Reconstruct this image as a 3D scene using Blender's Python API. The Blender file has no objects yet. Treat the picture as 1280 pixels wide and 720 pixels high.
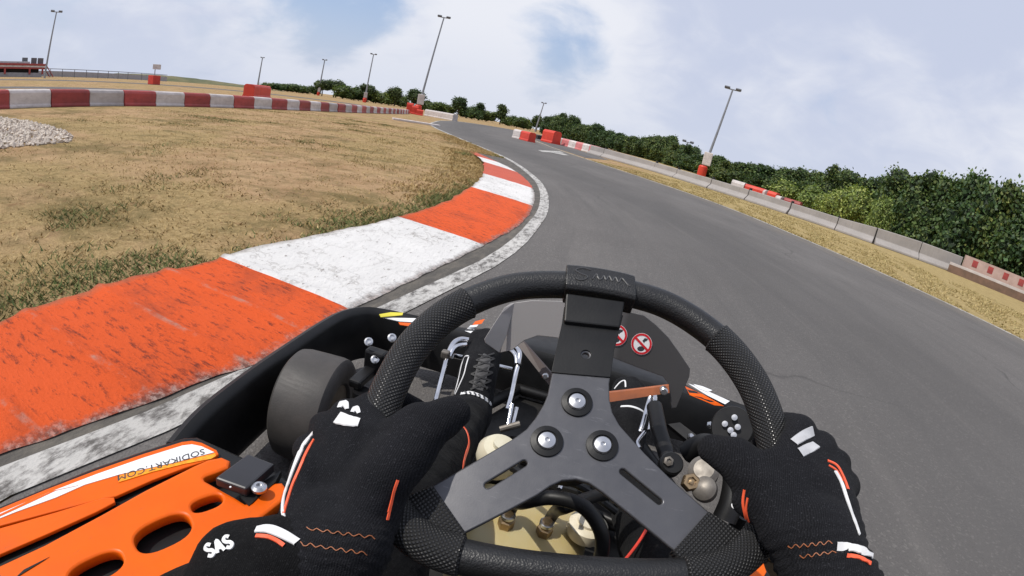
import bpy, bmesh, math, random
from mathutils import Vector, Matrix, noise
from mathutils.bvhtree import BVHTree
random.seed(7)
S = bpy.context.scene
COL = S.collection
R = math.radians
V = Vector

# ------------------------------------------------------------------ camera
CAM = V((0.0, 0.0, 0.80))
CX = V((0.9525053, 0.2342901, 0.1945295))
CY = V((-0.2561955, 0.2712192, 0.9277952))
CZ = V((0.1646131, -0.9335675, 0.3183618))
FL, ML = 614.859, 0.43
def ray(x, y):
    dx, dy = x - 640.0, 360.0 - y
    r = math.hypot(dx, dy) + 1e-9
    t = math.atan(ML * r / FL) / ML
    s = math.sin(t) / r
    return (CX * (dx * s) + CY * (dy * s) - CZ * math.cos(t)).normalized()
def at(x, y, d):
    return CAM + ray(x, y) * d
def atz(x, y, z=0.0):
    k = ray(x, y)
    return CAM + k * ((z - CAM.z) / k.z)
def polar(az, d, z=0.0):
    return V((math.sin(R(az)) * d, math.cos(R(az)) * d, z))

cd = bpy.data.cameras.new('camera')
cam = bpy.data.objects.new('camera', cd); COL.objects.link(cam)
cd.type = 'PANO'
cd.sensor_fit = 'HORIZONTAL'; cd.sensor_width = 36.0
cfg = cd if hasattr(cd, 'panorama_type') else cd.cycles
cfg.panorama_type = 'FISHEYE_LENS_POLYNOMIAL'
cfg.fisheye_fov = R(175)
cfg.fisheye_polynomial_k0 = 0.0
cfg.fisheye_polynomial_k1 = -5.78025288e-02
cfg.fisheye_polynomial_k2 = -1.23703060e-05
cfg.fisheye_polynomial_k3 = 1.40055410e-05
cfg.fisheye_polynomial_k4 = -1.51806471e-07
cd.clip_start = 0.01; cd.clip_end = 5000
mw = Matrix.Identity(4)
for i, c in enumerate((CX, CY, CZ)):
    for j in range(3): mw[j][i] = c[j]
mw.translation = CAM
cam.matrix_world = mw
S.camera = cam

# ------------------------------------------------------------------ object helpers
def tag(o, label=None, cat=None, group=None, kind=None):
    if label: o['label'] = label
    if cat: o['category'] = cat
    if group: o['group'] = group
    if kind: o['kind'] = kind
    return o
def empty(name, loc, label=None, cat=None, group=None):
    o = bpy.data.objects.new(name, None); COL.objects.link(o)
    o.location = loc; o.empty_display_size = 0.1
    return tag(o, label, cat, group)
def wloc(o):
    p = V((0, 0, 0)); q = o
    while q: p += q.location; q = q.parent
    return p
def link(name, me, mats, parent=None, smooth=False, origin=None):
    """link mesh (world coordinates) as one object; origin moved to its centre"""
    if not isinstance(mats, (list, tuple)): mats = [mats]
    for m in mats: me.materials.append(m)
    o = bpy.data.objects.new(name, me); COL.objects.link(o)
    if origin is None:
        n = len(me.vertices)
        if n:
            lo = V((min(v.co.x for v in me.vertices), min(v.co.y for v in me.vertices), min(v.co.z for v in me.vertices)))
            hi = V((max(v.co.x for v in me.vertices), max(v.co.y for v in me.vertices), max(v.co.z for v in me.vertices)))
            origin = (lo + hi) / 2
        else: origin = V((0, 0, 0))
    origin = V(origin)
    me.transform(Matrix.Translation(-origin))
    if parent:
        o.parent = parent; o.location = origin - wloc(parent)
    else: o.location = origin
    if smooth:
        me.polygons.foreach_set('use_smooth', [True] * len(me.polygons))
    me.update()
    return o

class MB:
    """collects shapes into one mesh"""
    def __init__(s): s.v = []; s.f = []; s.m = []; s.uv = None
    def add(s, vs, fs, mi=0):
        b = len(s.v); s.v += [V(p) for p in vs]; s.f += [tuple(b + i for i in f) for f in fs]; s.m += [mi] * len(fs)
        return s
    def box(s, c, size, rot=None, mi=0, bev=0.0):
        x, y, z = (k / 2 for k in size); c = V(c)
        if bev:
            bm = bmesh.new(); bmesh.ops.create_cube(bm, size=1)
            for v in bm.verts: v.co = V((v.co.x * size[0], v.co.y * size[1], v.co.z * size[2]))
            bmesh.ops.bevel(bm, geom=bm.edges[:], offset=bev, segments=2, affect='EDGES', profile=0.5)
            vs = [v.co.copy() for v in bm.verts]; bm.verts.index_update()
            fs = [tuple(v.index for v in f.verts) for f in bm.faces]; bm.free()
        else:
            vs = [V((i * x, j * y, k * z)) for k in (-1, 1) for j in (-1, 1) for i in (-1, 1)]
            fs = [(0, 2, 3, 1), (4, 5, 7, 6), (0, 1, 5, 4), (2, 6, 7, 3), (0, 4, 6, 2), (1, 3, 7, 5)]
        if rot is not None: vs = [rot @ v for v in vs]
        return s.add([v + c for v in vs], fs, mi)
    def tube(s, path, r, n=12, closed=False, caps=True, mi=0, flat=1.0, up=None):
        P = [V(p) for p in path]; k = len(P)
        rr = r if isinstance(r, (list, tuple)) else [r] * k
        vs = []; prev = None
        for i in range(k):
            a = P[(i - 1) % k] if (closed or i > 0) else P[i]
            b = P[(i + 1) % k] if (closed or i < k - 1) else P[i]
            t = (b - a).normalized()
            if prev is None:
                q = V(up) if up is not None else (V((0, 0, 1)) if abs(t.z) < 0.9 else V((1, 0, 0)))
            else: q = prev
            nx = (q - t * q.dot(t)).normalized(); prev = nx
            ny = t.cross(nx)
            for j in range(n):
                w = 2 * math.pi * j / n
                vs.append(P[i] + (nx * math.cos(w) + ny * math.sin(w) * flat) * rr[i])
        fs = []
        for i in range(k if closed else k - 1):
            i2 = (i + 1) % k
            for j in range(n):
                j2 = (j + 1) % n
                fs.append((i * n + j, i * n + j2, i2 * n + j2, i2 * n + j))
        if caps and not closed:
            fs.append(tuple(range(n - 1, -1, -1))); fs.append(tuple((k - 1) * n + j for j in range(n)))
        return s.add(vs, fs, mi)
    def lathe(s, prof, c, axis=(0, 0, 1), n=24, mi=0):
        """prof: (radius, height) pairs along axis"""
        ax = V(axis).normalized(); q = V((0, 0, 1)) if abs(ax.z) < 0.9 else V((1, 0, 0))
        nx = (q - ax * q.dot(ax)).normalized(); ny = ax.cross(nx); c = V(c)
        vs = []
        for (r, h) in prof:
            for j in range(n):
                w = 2 * math.pi * j / n
                vs.append(c + ax * h + (nx * math.cos(w) + ny * math.sin(w)) * r)
        fs = []
        for i in range(len(prof) - 1):
            for j in range(n):
                j2 = (j + 1) % n
                fs.append((i * n + j, i * n + j2, (i + 1) * n + j2, (i + 1) * n + j))
        if prof[0][0] > 1e-6: fs.append(tuple(range(n - 1, -1, -1)))
        if prof[-1][0] > 1e-6: fs.append(tuple((len(prof) - 1) * n + j for j in range(n)))
        return s.add(vs, fs, mi)
    def capsule(s, a, b, ra, rb, n=14, k=6, mi=0):
        a, b = V(a), V(b); ax = (b - a); L = ax.length; ax.normalize()
        prof = []
        for i in range(k + 1):
            t = -math.pi / 2 + math.pi / 2 * i / k
            prof.append((max(1e-5, ra * math.cos(t)), ra * math.sin(t)))
        for i in range(k + 1):
            t = math.pi / 2 * i / k
            prof.append((max(1e-5, rb * math.cos(t)), L + rb * math.sin(t)))
        return s.lathe(prof, a, ax, n, mi)
    def ball(s, c, r, sc=(1, 1, 1), n=16, mi=0):
        prof = [(max(1e-5, r * math.cos(-math.pi / 2 + math.pi * i / n)), r * math.sin(-math.pi / 2 + math.pi * i / n)) for i in range(n + 1)]
        b = len(s.v); s.lathe(prof, (0, 0, 0), (0, 0, 1), n + 4, mi)
        for i in range(b, len(s.v)):
            v = s.v[i]; s.v[i] = V((v.x * sc[0], v.y * sc[1], v.z * sc[2])) + V(c)
        return s
    def prism(s, pts, d, mi=0):
        """polygon (world points) pushed by vector d"""
        P = [V(p) for p in pts]; d = V(d); n = len(P)
        nrm = V((0, 0, 0))
        for i in range(n): nrm += P[i].cross(P[(i + 1) % n])
        if nrm.dot(d) < 0: P.reverse()
        vs = P + [p + d for p in P]
        fs = [tuple(range(n - 1, -1, -1)), tuple(range(n, 2 * n))] + [(i, (i + 1) % n, n + (i + 1) % n, n + i) for i in range(n)]
        return s.add(vs, fs, mi)
    def mesh(s, name):
        me = bpy.data.meshes.new(name)
        me.from_pydata([tuple(p) for p in s.v], [], s.f)
        me.polygons.foreach_set('material_index', s.m)
        return me
    def build(s, name, mats, parent=None, smooth=False, origin=None, sharp=35):
        me = s.mesh(name)
        o = link(name, me, mats, parent, smooth, origin)
        if smooth and sharp: sharpen(me, sharp)
        return o
def sharpen(me, ang):
    bm = bmesh.new(); bm.from_mesh(me)
    a = R(ang)
    for e in bm.edges:
        if len(e.link_faces) == 2:
            try:
                if e.calc_face_angle() > a: e.smooth = False
            except ValueError: pass
    bm.to_mesh(me); bm.free()
def evaluated(o):
    dg = bpy.context.evaluated_depsgraph_get()
    me = bpy.data.meshes.new_from_object(o.evaluated_get(dg))
    return me
def remeshed(mb, voxel, smooth=6, name='m'):
    """union of overlapping shapes as one continuous skin"""
    me = mb.mesh(name); o = bpy.data.objects.new('tmp', me); COL.objects.link(o)
    m = o.modifiers.new('r', 'REMESH'); m.mode = 'VOXEL'; m.voxel_size = voxel; m.use_smooth_shade = True
    if smooth:
        k = o.modifiers.new('s', 'SMOOTH'); k.factor = 0.5; k.iterations = smooth
    res = evaluated(o); bpy.data.objects.remove(o); bpy.data.meshes.remove(me)
    res.name = name; res.materials.clear()
    return res
def bevelled(o, w, seg=2, ang=30):
    m = o.modifiers.new('bevel', 'BEVEL'); m.width = w; m.segments = seg; m.limit_method = 'ANGLE'; m.angle_limit = R(ang)
    return o
def relief(me, fn):
    """push each vertex along its normal by fn(point)"""
    nr = [v.normal.copy() for v in me.vertices]; out = []
    for v, n in zip(me.vertices, nr):
        p = v.co + n * fn(v.co); out += [p.x, p.y, p.z]
    me.vertices.foreach_set('co', out); me.update()
def curve_plate(name, loops, depth, bevel, T, mats, parent):
    """flat plate with holes from closed 2-D loops; T maps (u,v,w) to the world"""
    cu = bpy.data.curves.new('c', 'CURVE'); cu.dimensions = '2D'; cu.fill_mode = 'BOTH'
    for L in loops:
        sp = cu.splines.new('POLY'); sp.points.add(len(L) - 1); sp.use_cyclic_u = True
        for i, p in enumerate(L): sp.points[i].co = (p[0], p[1], 0, 1)
    cu.extrude = depth; cu.bevel_depth = bevel; cu.bevel_resolution = 1
    o = bpy.data.objects.new('tmp', cu); COL.objects.link(o)
    me = evaluated(o); bpy.data.objects.remove(o)
    me.materials.clear()
    for v in me.vertices: v.co = T(*v.co)
    return link(name, me, mats, parent)
def text_mesh(txt, size, T, shear=0.0, space=1.0, bold=0.0):
    cu = bpy.data.curves.new('t', 'FONT'); cu.body = txt; cu.size = size; cu.align_x = 'CENTER'; cu.align_y = 'CENTER'
    cu.shear = shear; cu.space_character = space; cu.offset = bold; cu.resolution_u = 3
    o = bpy.data.objects.new('tmp', cu); COL.objects.link(o)
    me = evaluated(o); bpy.data.objects.remove(o); me.materials.clear()
    for v in me.vertices: v.co = T(*v.co)
    return me
def catmull(pts, n=8, closed=False):
    P = [V(p) if len(p) == 3 else V((p[0], p[1], 0)) for p in pts]; k = len(P); out = []
    for i in range(k if closed else k - 1):
        g = (lambda j: P[j % k]) if closed else (lambda j: P[max(0, min(k - 1, j))])
        p0, p1, p2, p3 = g(i - 1), g(i), g(i + 1), g(i + 2)
        for j in range(n):
            t = j / n
            out.append(0.5 * ((2 * p1) + (p2 - p0) * t + (2 * p0 - 5 * p1 + 4 * p2 - p3) * t * t + (3 * p1 - p0 - 3 * p2 + p3) * t ** 3))
    if not closed: out.append(P[-1].copy())
    return out
def resample(P, n):
    L = [0]
    for i in range(1, len(P)): L.append(L[-1] + (P[i] - P[i - 1]).length)
    out = []; j = 0
    for i in range(n):
        s = L[-1] * i / (n - 1)
        while j < len(P) - 2 and L[j + 1] < s: j += 1
        d = L[j + 1] - L[j]
        out.append(P[j].lerp(P[j + 1], (s - L[j]) / d if d > 0 else 0))
    return out
def length(P): return sum((P[i + 1] - P[i]).length for i in range(len(P) - 1))

# ------------------------------------------------------------------ materials
class NT:
    def __init__(s, name):
        s.mat = bpy.data.materials.new(name); s.mat.use_nodes = True
        s.t = s.mat.node_tree; s.n = s.t.nodes; s.n.clear()
        s.out = s.n.new('ShaderNodeOutputMaterial'); s.b = s.n.new('ShaderNodeBsdfPrincipled')
        s.t.links.new(s.b.outputs[0], s.out.inputs[0])
    def L(s, a, b): s.t.links.new(a, b)
    def node(s, typ, **kw):
        n = s.n.new(typ)
        for k, v in kw.items(): setattr(n, k, v)
        return n
    def coord(s, kind='Object', scale=(1, 1, 1)):
        c = s.node('ShaderNodeTexCoord'); m = s.node('ShaderNodeMapping'); m.inputs['Scale'].default_value = scale
        s.L(c.outputs[kind], m.inputs[0]); return m.outputs[0]
    def noise(s, vec, scale, detail=5, rough=0.6):
        n = s.node('ShaderNodeTexNoise'); n.inputs['Scale'].default_value = scale; n.inputs['Detail'].default_value = detail; n.inputs['Roughness'].default_value = rough
        s.L(vec, n.inputs['Vector']); return n.outputs['Fac']
    def ramp(s, fac, a, b, ca=(0, 0, 0, 1), cb=(1, 1, 1, 1)):
        r = s.node('ShaderNodeValToRGB'); r.color_ramp.elements[0].position = a; r.color_ramp.elements[1].position = b
        r.color_ramp.elements[0].color = ca; r.color_ramp.elements[1].color = cb
        s.L(fac, r.inputs[0]); return r.outputs[0]
    def mix(s, fac, a, b, blend='MIX'):
        m = s.node('ShaderNodeMix', data_type='RGBA', blend_type=blend)
        for sock, val in ((m.inputs['Factor'], fac), (m.inputs[6], a), (m.inputs[7], b)):
            if hasattr(val, 'is_linked'): s.L(val, sock)
            elif isinstance(val, (int, float)): sock.default_value = val
            else: sock.default_value = (*val[:3], 1)
        return m.outputs[2]
    def math(s, op, a, b=0.0, clamp=False):
        m = s.node('ShaderNodeMath', operation=op); m.use_clamp = clamp
        for i, val in enumerate((a, b)):
            if hasattr(val, 'is_linked'): s.L(val, m.inputs[i])
            else: m.inputs[i].default_value = val
        return m.outputs[0]
    def bump(s, h, strength=0.3, dist=0.01, prev=None):
        b = s.node('ShaderNodeBump'); b.inputs['Strength'].default_value = strength; b.inputs['Distance'].default_value = dist
        s.L(h, b.inputs['Height'])
        if prev is not None: s.L(prev, b.inputs['Normal'])
        s.L(b.outputs[0], s.b.inputs['Normal']); return b.outputs[0]
    def set(s, **kw):
        for k, v in kw.items():
            k = {'color': 'Base Color', 'rough': 'Roughness', 'metal': 'Metallic', 'spec': 'Specular IOR Level', 'trans': 'Transmission Weight', 'alpha': 'Alpha', 'coat': 'Coat Weight', 'sheen': 'Sheen Weight', 'ior': 'IOR', 'sss': 'Subsurface Weight'}[k]
            i = s.b.inputs[k]
            if hasattr(v, 'is_linked'): s.L(v, i)
            elif isinstance(v, tuple): i.default_value = (*v[:3], 1)
            else: i.default_value = v
        return s
def pm(name, c1, c2=None, scale=12, rough=0.5, metal=0.0, spec=0.5, bump=0.0, bscale=200, bdist=0.002, coat=0.0, lo=0.35, hi=0.65, detail=5, sheen=0.0, rvar=0.12):
    """plain surface with tonal wear, roughness variation and fine relief"""
    m = NT(name); v = m.coord('Object')
    n = m.noise(v, scale, detail)
    c2 = c2 or tuple(k * 0.75 for k in c1)
    m.set(color=m.mix(m.ramp(n, lo, hi), c1, c2), metal=metal, spec=spec, coat=coat, sheen=sheen)
    r = m.math('ADD', m.math('MULTIPLY', m.noise(v, scale * 2.3, 4), rvar * 2), rough - rvar, True)
    m.set(rough=r)
    if bump: m.bump(m.noise(v, bscale, 3), bump, bdist)
    return m.mat
# ------------------------------------------------------------------ sky and sun
SUN_EL, SUN_AZ = 56.0, -118.0          # azimuth clockwise from straight ahead
w = bpy.data.worlds.new('World'); S.world = w; w.use_nodes = True
nt = w.node_tree; nt.nodes.clear()
wo = nt.nodes.new('ShaderNodeOutputWorld'); bg = nt.nodes.new('ShaderNodeBackground'); sky = nt.nodes.new('ShaderNodeTexSky')
sky.sky_type = 'NISHITA'; sky.sun_disc = False; sky.sun_elevation = R(SUN_EL); sky.sun_rotation = R(SUN_AZ); sky.air_density = 1.3; sky.dust_density = 2.0
bg.inputs['Strength'].default_value = 0.1
tc = nt.nodes.new('ShaderNodeTexCoord'); sx = nt.nodes.new('ShaderNodeSeparateXYZ')
nt.links.new(tc.outputs['Generated'], sx.inputs[0])
def wm(op, a, b=0.0, clamp=False):
    m = nt.nodes.new('ShaderNodeMath'); m.operation = op; m.use_clamp = clamp
    for i, val in enumerate((a, b)):
        if hasattr(val, 'is_linked'): nt.links.new(val, m.inputs[i])
        else: m.inputs[i].default_value = val
    return m.outputs[0]
# clouds lie on a flat layer: project the view direction on it
zz = wm('ADD', wm('MAXIMUM', sx.outputs[2], 0.0), 0.42)
cx = nt.nodes.new('ShaderNodeCombineXYZ')
nt.links.new(wm('DIVIDE', sx.outputs[0], zz), cx.inputs[0]); nt.links.new(wm('DIVIDE', sx.outputs[1], zz), cx.inputs[1])
def wnoise(scale, det, off, dist=0.0):
    mp = nt.nodes.new('ShaderNodeMapping'); mp.inputs['Location'].default_value = off; nt.links.new(cx.outputs[0], mp.inputs[0])
    n = nt.nodes.new('ShaderNodeTexNoise'); n.inputs['Scale'].default_value = scale; n.inputs['Detail'].default_value = det; n.inputs['Roughness'].default_value = 0.55; n.inputs['Distortion'].default_value = dist
    nt.links.new(mp.outputs[0], n.inputs['Vector']); return n.outputs['Fac']
def wramp(f, a, b, ca=(0, 0, 0, 1), cb=(1, 1, 1, 1)):
    r = nt.nodes.new('ShaderNodeValToRGB'); r.color_ramp.interpolation = 'EASE'
    r.color_ramp.elements[0].position = a; r.color_ramp.elements[1].position = b
    r.color_ramp.elements[0].color = ca; r.color_ramp.elements[1].color = cb
    nt.links.new(f, r.inputs[0]); return r.outputs[0]
def wmix(f, a, b):
    m = nt.nodes.new('ShaderNodeMix'); m.data_type = 'RGBA'
    for sock, val in ((m.inputs[0], f), (m.inputs[6], a), (m.inputs[7], b)):
        if hasattr(val, 'is_linked'): nt.links.new(val, sock)
        elif isinstance(val, (int, float)): sock.default_value = val
        else: sock.default_value = (*val, 1)
    return m.outputs[2]
def toward(d, inner, outer):
    dp = nt.nodes.new('ShaderNodeVectorMath'); dp.operation = 'DOT_PRODUCT'; nt.links.new(tc.outputs['Generated'], dp.inputs[0]); dp.inputs[1].default_value = d
    return wramp(dp.outputs['Value'], math.cos(R(outer)), math.cos(R(inner)))
soft = wm('ADD', wm('MULTIPLY', wnoise(1.1, 7, (3.1, 1.7, 0), 0.5), 0.6), wm('MULTIPLY', wnoise(4.2, 9, (0.4, 5.2, 0), 0.4), 0.4))
gaps = wm('ADD', wm('MULTIPLY', toward(ray(692, 60), 0, 8), 0.20), wm('MULTIPLY', toward(ray(425, -4), 1, 9), 0.20))
gaps = wm('ADD', gaps, wm('MULTIPLY', toward(ray(60, -40), 4, 30), 0.16))
gaps = wm('SUBTRACT', gaps, wm('MULTIPLY', toward(ray(600, 60), 1, 9), 0.10))
cover = wramp(wm('SUBTRACT', wm('ADD', soft, 0.19), gaps), 0.40, 0.62)
shade = wramp(wm('ADD', wm('ADD', wm('MULTIPLY', wnoise(1.3, 5, (7.7, 2.1, 0), 0.4), 0.55), wm('MULTIPLY', wnoise(5.0, 9, (2.7, 9.1, 0), 0.5), 0.25)), wm('MULTIPLY', toward(ray(560, 70), 5, 30), 0.16)), 0.34, 0.56)
ccol = wmix(shade, (5.75, 6.3, 7.9), (8.3, 8.5, 9.2))
blue = wmix(0.55, sky.outputs[0], (4.7, 6.2, 9.6))
final = wmix(cover, blue, ccol)
haze = wramp(sx.outputs[2], 0.0, 0.22, (1, 1, 1, 1), (0, 0, 0, 1))
final = wmix(wm('MULTIPLY', haze, 0.6), final, (6.3, 6.8, 8.1))
nt.links.new(final, bg.inputs[0]); nt.links.new(bg.outputs[0], wo.inputs[0])

sd = bpy.data.lights.new('sun', 'SUN'); sd.energy = 3.6; sd.angle = R(0.53); sd.color = (1.0, 0.955, 0.88)
so = bpy.data.objects.new('sun', sd); COL.objects.link(so)
to_sun = V((math.sin(R(SUN_AZ)) * math.cos(R(SUN_EL)), math.cos(R(SUN_AZ)) * math.cos(R(SUN_EL)), math.sin(R(SUN_EL))))
so.rotation_euler = to_sun.to_track_quat('Z', 'Y').to_euler(); so.location = to_sun * 50
S.view_settings.view_transform = 'Standard'; S.view_settings.look = 'None'; S.view_settings.exposure = 0; S.view_settings.gamma = 1
S.cycles.max_bounces = 8; S.cycles.use_denoising = True

# ------------------------------------------------------------------ setting: ground, asphalt, lines, kerb
m = NT('dry_ground'); v = m.coord('Object')
big = m.noise(v, 0.35, 4); mid = m.noise(v, 1.7, 6, 0.65); fine = m.noise(v, 22, 6, 0.7); vf = m.noise(v, 90, 4, 0.7)
st = m.noise(m.coord('Object', (1.0, 0.35, 1)), 9, 6, 0.7)
soil = m.mix(m.ramp(mid, 0.36, 0.64), (0.36, 0.225, 0.12), (0.50, 0.335, 0.19))
straw = m.mix(m.ramp(fine, 0.35, 0.65), (0.28, 0.195, 0.085), (0.49, 0.355, 0.175))
base = m.mix(m.ramp(big, 0.44, 0.56), soil, straw)
pat = m.noise(m.coord('Object', (0.75, 1.0, 1)), 1.05, 7, 0.74)
base = m.mix(m.math('MULTIPLY', m.ramp(pat, 0.50, 0.62), 0.75), base, (0.135, 0.108, 0.042))
base = m.mix(m.math('MULTIPLY', m.ramp(m.noise(v, 3.3, 9, 0.80), 0.50, 0.60), 0.62), base, (0.165, 0.13, 0.055))
base = m.mix(m.math('MULTIPLY', m.ramp(m.noise(v, 5.1, 8, 0.78), 0.56, 0.64), 0.6), base, (0.20, 0.105, 0.055))
base = m.mix(m.math('MULTIPLY', m.ramp(m.noise(v, 0.6, 5, 0.7), 0.53, 0.64), 0.6), base, (0.47, 0.31, 0.175))
sep = m.node('ShaderNodeSeparateXYZ'); m.L(v, sep.inputs[0])
rightside = m.ramp(m.math('ADD', m.math('MULTIPLY', sep.outputs[0], 0.25), 0.2), 0.3, 0.7)
yel = m.mix(m.ramp(st, 0.35, 0.65), (0.46, 0.35, 0.165), (0.31, 0.235, 0.105))
base = m.mix(rightside, base, yel)
base = m.mix(m.math('MULTIPLY', m.ramp(vf, 0.45, 0.68), 0.6), base, (0.12, 0.082, 0.038))
m.set(color=base, rough=0.95, spec=0.1)
m.bump(m.math('ADD', m.math('MULTIPLY', mid, 2.0), m.math('ADD', fine, m.math('MULTIPLY', vf, 0.4))), 0.8, 0.03)
GROUND = m.mat

m = NT('asphalt'); v = m.coord('Object')
f1 = m.noise(v, 260, 2, 0.5); f2 = m.noise(v, 90, 3, 0.6); b1 = m.noise(v, 0.5, 4); b2 = m.noise(m.coord('Object', (1.2, 0.25, 1)), 1.4, 5)
vor = m.node('ShaderNodeTexVoronoi'); vor.inputs['Scale'].default_value = 120; m.L(v, vor.inputs['Vector'])
c = m.mix(m.ramp(b1, 0.35, 0.65), (0.112, 0.104, 0.099), (0.138, 0.129, 0.123))
c = m.mix(m.math('MULTIPLY', m.ramp(b2, 0.45, 0.7), 0.5), c, (0.092, 0.086, 0.083))
c = m.mix(m.math('MULTIPLY', m.ramp(f1, 0.5, 0.68), 0.55), c, (0.070, 0.066, 0.064))
sepc = m.node('ShaderNodeSeparateColor'); m.L(vor.outputs['Color'], sepc.inputs[0])
c = m.mix(m.math('MULTIPLY', m.ramp(sepc.outputs[0], 0.84, 0.97), 0.42), c, (0.23, 0.215, 0.20))
c = m.mix(m.math('MULTIPLY', m.ramp(f2, 0.58, 0.75), 0.45), c, (0.17, 0.158, 0.148))
ac = m.node('ShaderNodeAttribute'); ac.attribute_name = 'across'
wob = m.math('ADD', ac.outputs['Fac'], m.math('MULTIPLY', m.math('SUBTRACT', m.noise(m.coord('Object', (1, .3, 1)), 1.1, 5, .7), .5), .22))
rubber = m.math('MULTIPLY', m.ramp(wob, .05, .22), m.ramp(wob, .32, .55, (1, 1, 1, 1), (0, 0, 0, 1)))
c = m.mix(m.math('MULTIPLY', rubber, .42), c, (0.068, 0.065, 0.064))
dust = m.math('MULTIPLY', m.ramp(wob, .86, 1.0), m.ramp(m.noise(v, 6, 6, .7), .35, .65))
c = m.mix(m.math('MULTIPLY', dust, .5), c, (0.26, 0.215, 0.155))
sq = m.node('ShaderNodeSeparateXYZ'); m.L(v, sq.inputs[0]); cq = m.node('ShaderNodeCombineXYZ')
m.L(m.math('MULTIPLY', ac.outputs['Fac'], 34.0), cq.inputs[0]); m.L(m.math('MULTIPLY', sq.outputs[1], .22), cq.inputs[1])
streak = m.noise(cq.outputs[0], 1.0, 6, .65)
c = m.mix(m.math('MULTIPLY', m.ramp(streak, .50, .68), .34), c, (0.072, 0.069, 0.068))
c = m.mix(m.math('MULTIPLY', m.ramp(streak, .32, .44, (1, 1, 1, 1), (0, 0, 0, 1)), .25), c, (0.165, 0.152, 0.142))
ck = m.node('ShaderNodeTexVoronoi', feature='DISTANCE_TO_EDGE'); ck.inputs['Scale'].default_value = .42; ck.inputs['Randomness'].default_value = 1
wv_ = m.node('ShaderNodeMix', data_type='VECTOR'); wv_.inputs[0].default_value = .35; m.L(v, wv_.inputs[4])
nn_ = m.node('ShaderNodeTexNoise'); nn_.inputs['Scale'].default_value = 1.6; nn_.inputs['Detail'].default_value = 8; m.L(v, nn_.inputs['Vector']); m.L(nn_.outputs['Color'], wv_.inputs[5]); m.L(wv_.outputs[1], ck.inputs['Vector'])
crack = m.math('MULTIPLY', m.ramp(ck.outputs['Distance'], .0015, .004, (1, 1, 1, 1), (0, 0, 0, 1)), m.ramp(m.noise(v, .5, 3), .50, .58))
c = m.mix(m.math('MULTIPLY', crack, .6), c, (0.045, 0.043, 0.042))
m.set(color=c, rough=0.85, spec=0.25)
m.bump(m.math('ADD', vor.outputs['Distance'], f1), 0.5, 0.004)
ASPHALT = m.mat

def paint(name, col, under, chip_lo, chip_hi, sc=30, stretch=(1, 0.35, 1), dirt=0.35, ribs=False, cracks=0.0):
    m = NT(name); v = m.coord('Object')
    n1 = m.noise(m.coord('Object', stretch), sc, 8, 0.74); n2 = m.noise(v, 2.2, 5, 0.65); n3 = m.noise(v, 140, 3)
    k = m.math('ADD', m.math('MULTIPLY', n1, 0.8), m.math('MULTIPLY', n2, 0.2))
    chips = m.ramp(k, chip_lo, chip_hi)
    col2 = m.mix(m.math('MULTIPLY', m.ramp(n2, 0.4, 0.7), dirt), col, tuple(c * 0.66 for c in col))
    h = m.math('ADD', m.math('MULTIPLY', n1, 1.5), m.math('MULTIPLY', n3, 0.35))
    if ribs:
        at_ = m.node('ShaderNodeAttribute'); at_.attribute_name = 'rib'
        rb = at_.outputs['Fac']
        chips = m.math('MULTIPLY', chips, m.math('SUBTRACT', 1.0, m.math('MULTIPLY', rb, .8)))
        worn = m.math('MULTIPLY', m.ramp(rb, .72, .95), m.ramp(m.noise(v, 7, 6, .7), .50, .60))
        col2 = m.mix(m.math('MULTIPLY', worn, .6), col2, (0.36, 0.27, 0.22))
        dark_blotch = m.math('MULTIPLY', m.ramp(m.noise(v, 4.5, 6, .7), .52, .64), .55)  # darker blotches spread at random over the ribbed paint
        col2 = m.mix(dark_blotch, col2, tuple(c * .55 + .012 for c in col))
    if cracks:
        ck = m.node('ShaderNodeTexVoronoi', feature='DISTANCE_TO_EDGE'); ck.inputs['Scale'].default_value = 7
        nn = m.node('ShaderNodeTexNoise'); nn.inputs['Scale'].default_value = 9; nn.inputs['Detail'].default_value = 8; m.L(v, nn.inputs['Vector'])
        mv = m.node('ShaderNodeMix', data_type='VECTOR'); mv.inputs[0].default_value = .22; m.L(m.coord('Object', (1, .5, 1)), mv.inputs[4]); m.L(nn.outputs['Color'], mv.inputs[5]); m.L(mv.outputs[1], ck.inputs['Vector'])
        cr = m.math('MULTIPLY', m.ramp(ck.outputs['Distance'], .012, .035, (1, 1, 1, 1), (0, 0, 0, 1)), m.ramp(n2, .42, .56))
        chips = m.math('MAXIMUM', chips, m.math('MULTIPLY', cr, cracks))
    if ribs or cracks:
        oe = m.node('ShaderNodeAttribute'); oe.attribute_name = 'outer'
        ed = m.ramp(m.math('ADD', oe.outputs['Fac'], m.math('MULTIPLY', m.math('SUBTRACT', m.noise(v, 16, 7, .75), .5), .22)), .93, 1.0)
        col2 = m.mix(m.math('MULTIPLY', ed, .85), col2, m.mix(m.ramp(m.noise(v, 55, 4, .7), .45, .6), (.075, .06, .055), (.34, .28, .25)))
        ie = m.ramp(m.math('SUBTRACT', oe.outputs['Fac'], m.math('MULTIPLY', m.math('SUBTRACT', m.noise(v, 12, 7, .75), .5), .12)), .0, .05, (1, 1, 1, 1), (0, 0, 0, 1))
        col2 = m.mix(m.math('MULTIPLY', ie, .55), col2, (.17, .12, .075))
    m.set(color=m.mix(chips, col2, under), rough=0.75, spec=0.2)
    m.bump(h, 0.6, 0.012)
    return m.mat
WHITE_LINE = paint('worn_white_line', (0.52, 0.505, 0.48), (0.12, 0.112, 0.105), 0.46, 0.60, 34, (1, 0.4, 1), .5)
KERB_WHITE = paint('white_kerb_paint', (0.70, 0.685, 0.665), (0.20, 0.175, 0.155), 0.575, 0.63, 42, (1, 0.4, 1), 0.45, False, .38)
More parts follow.
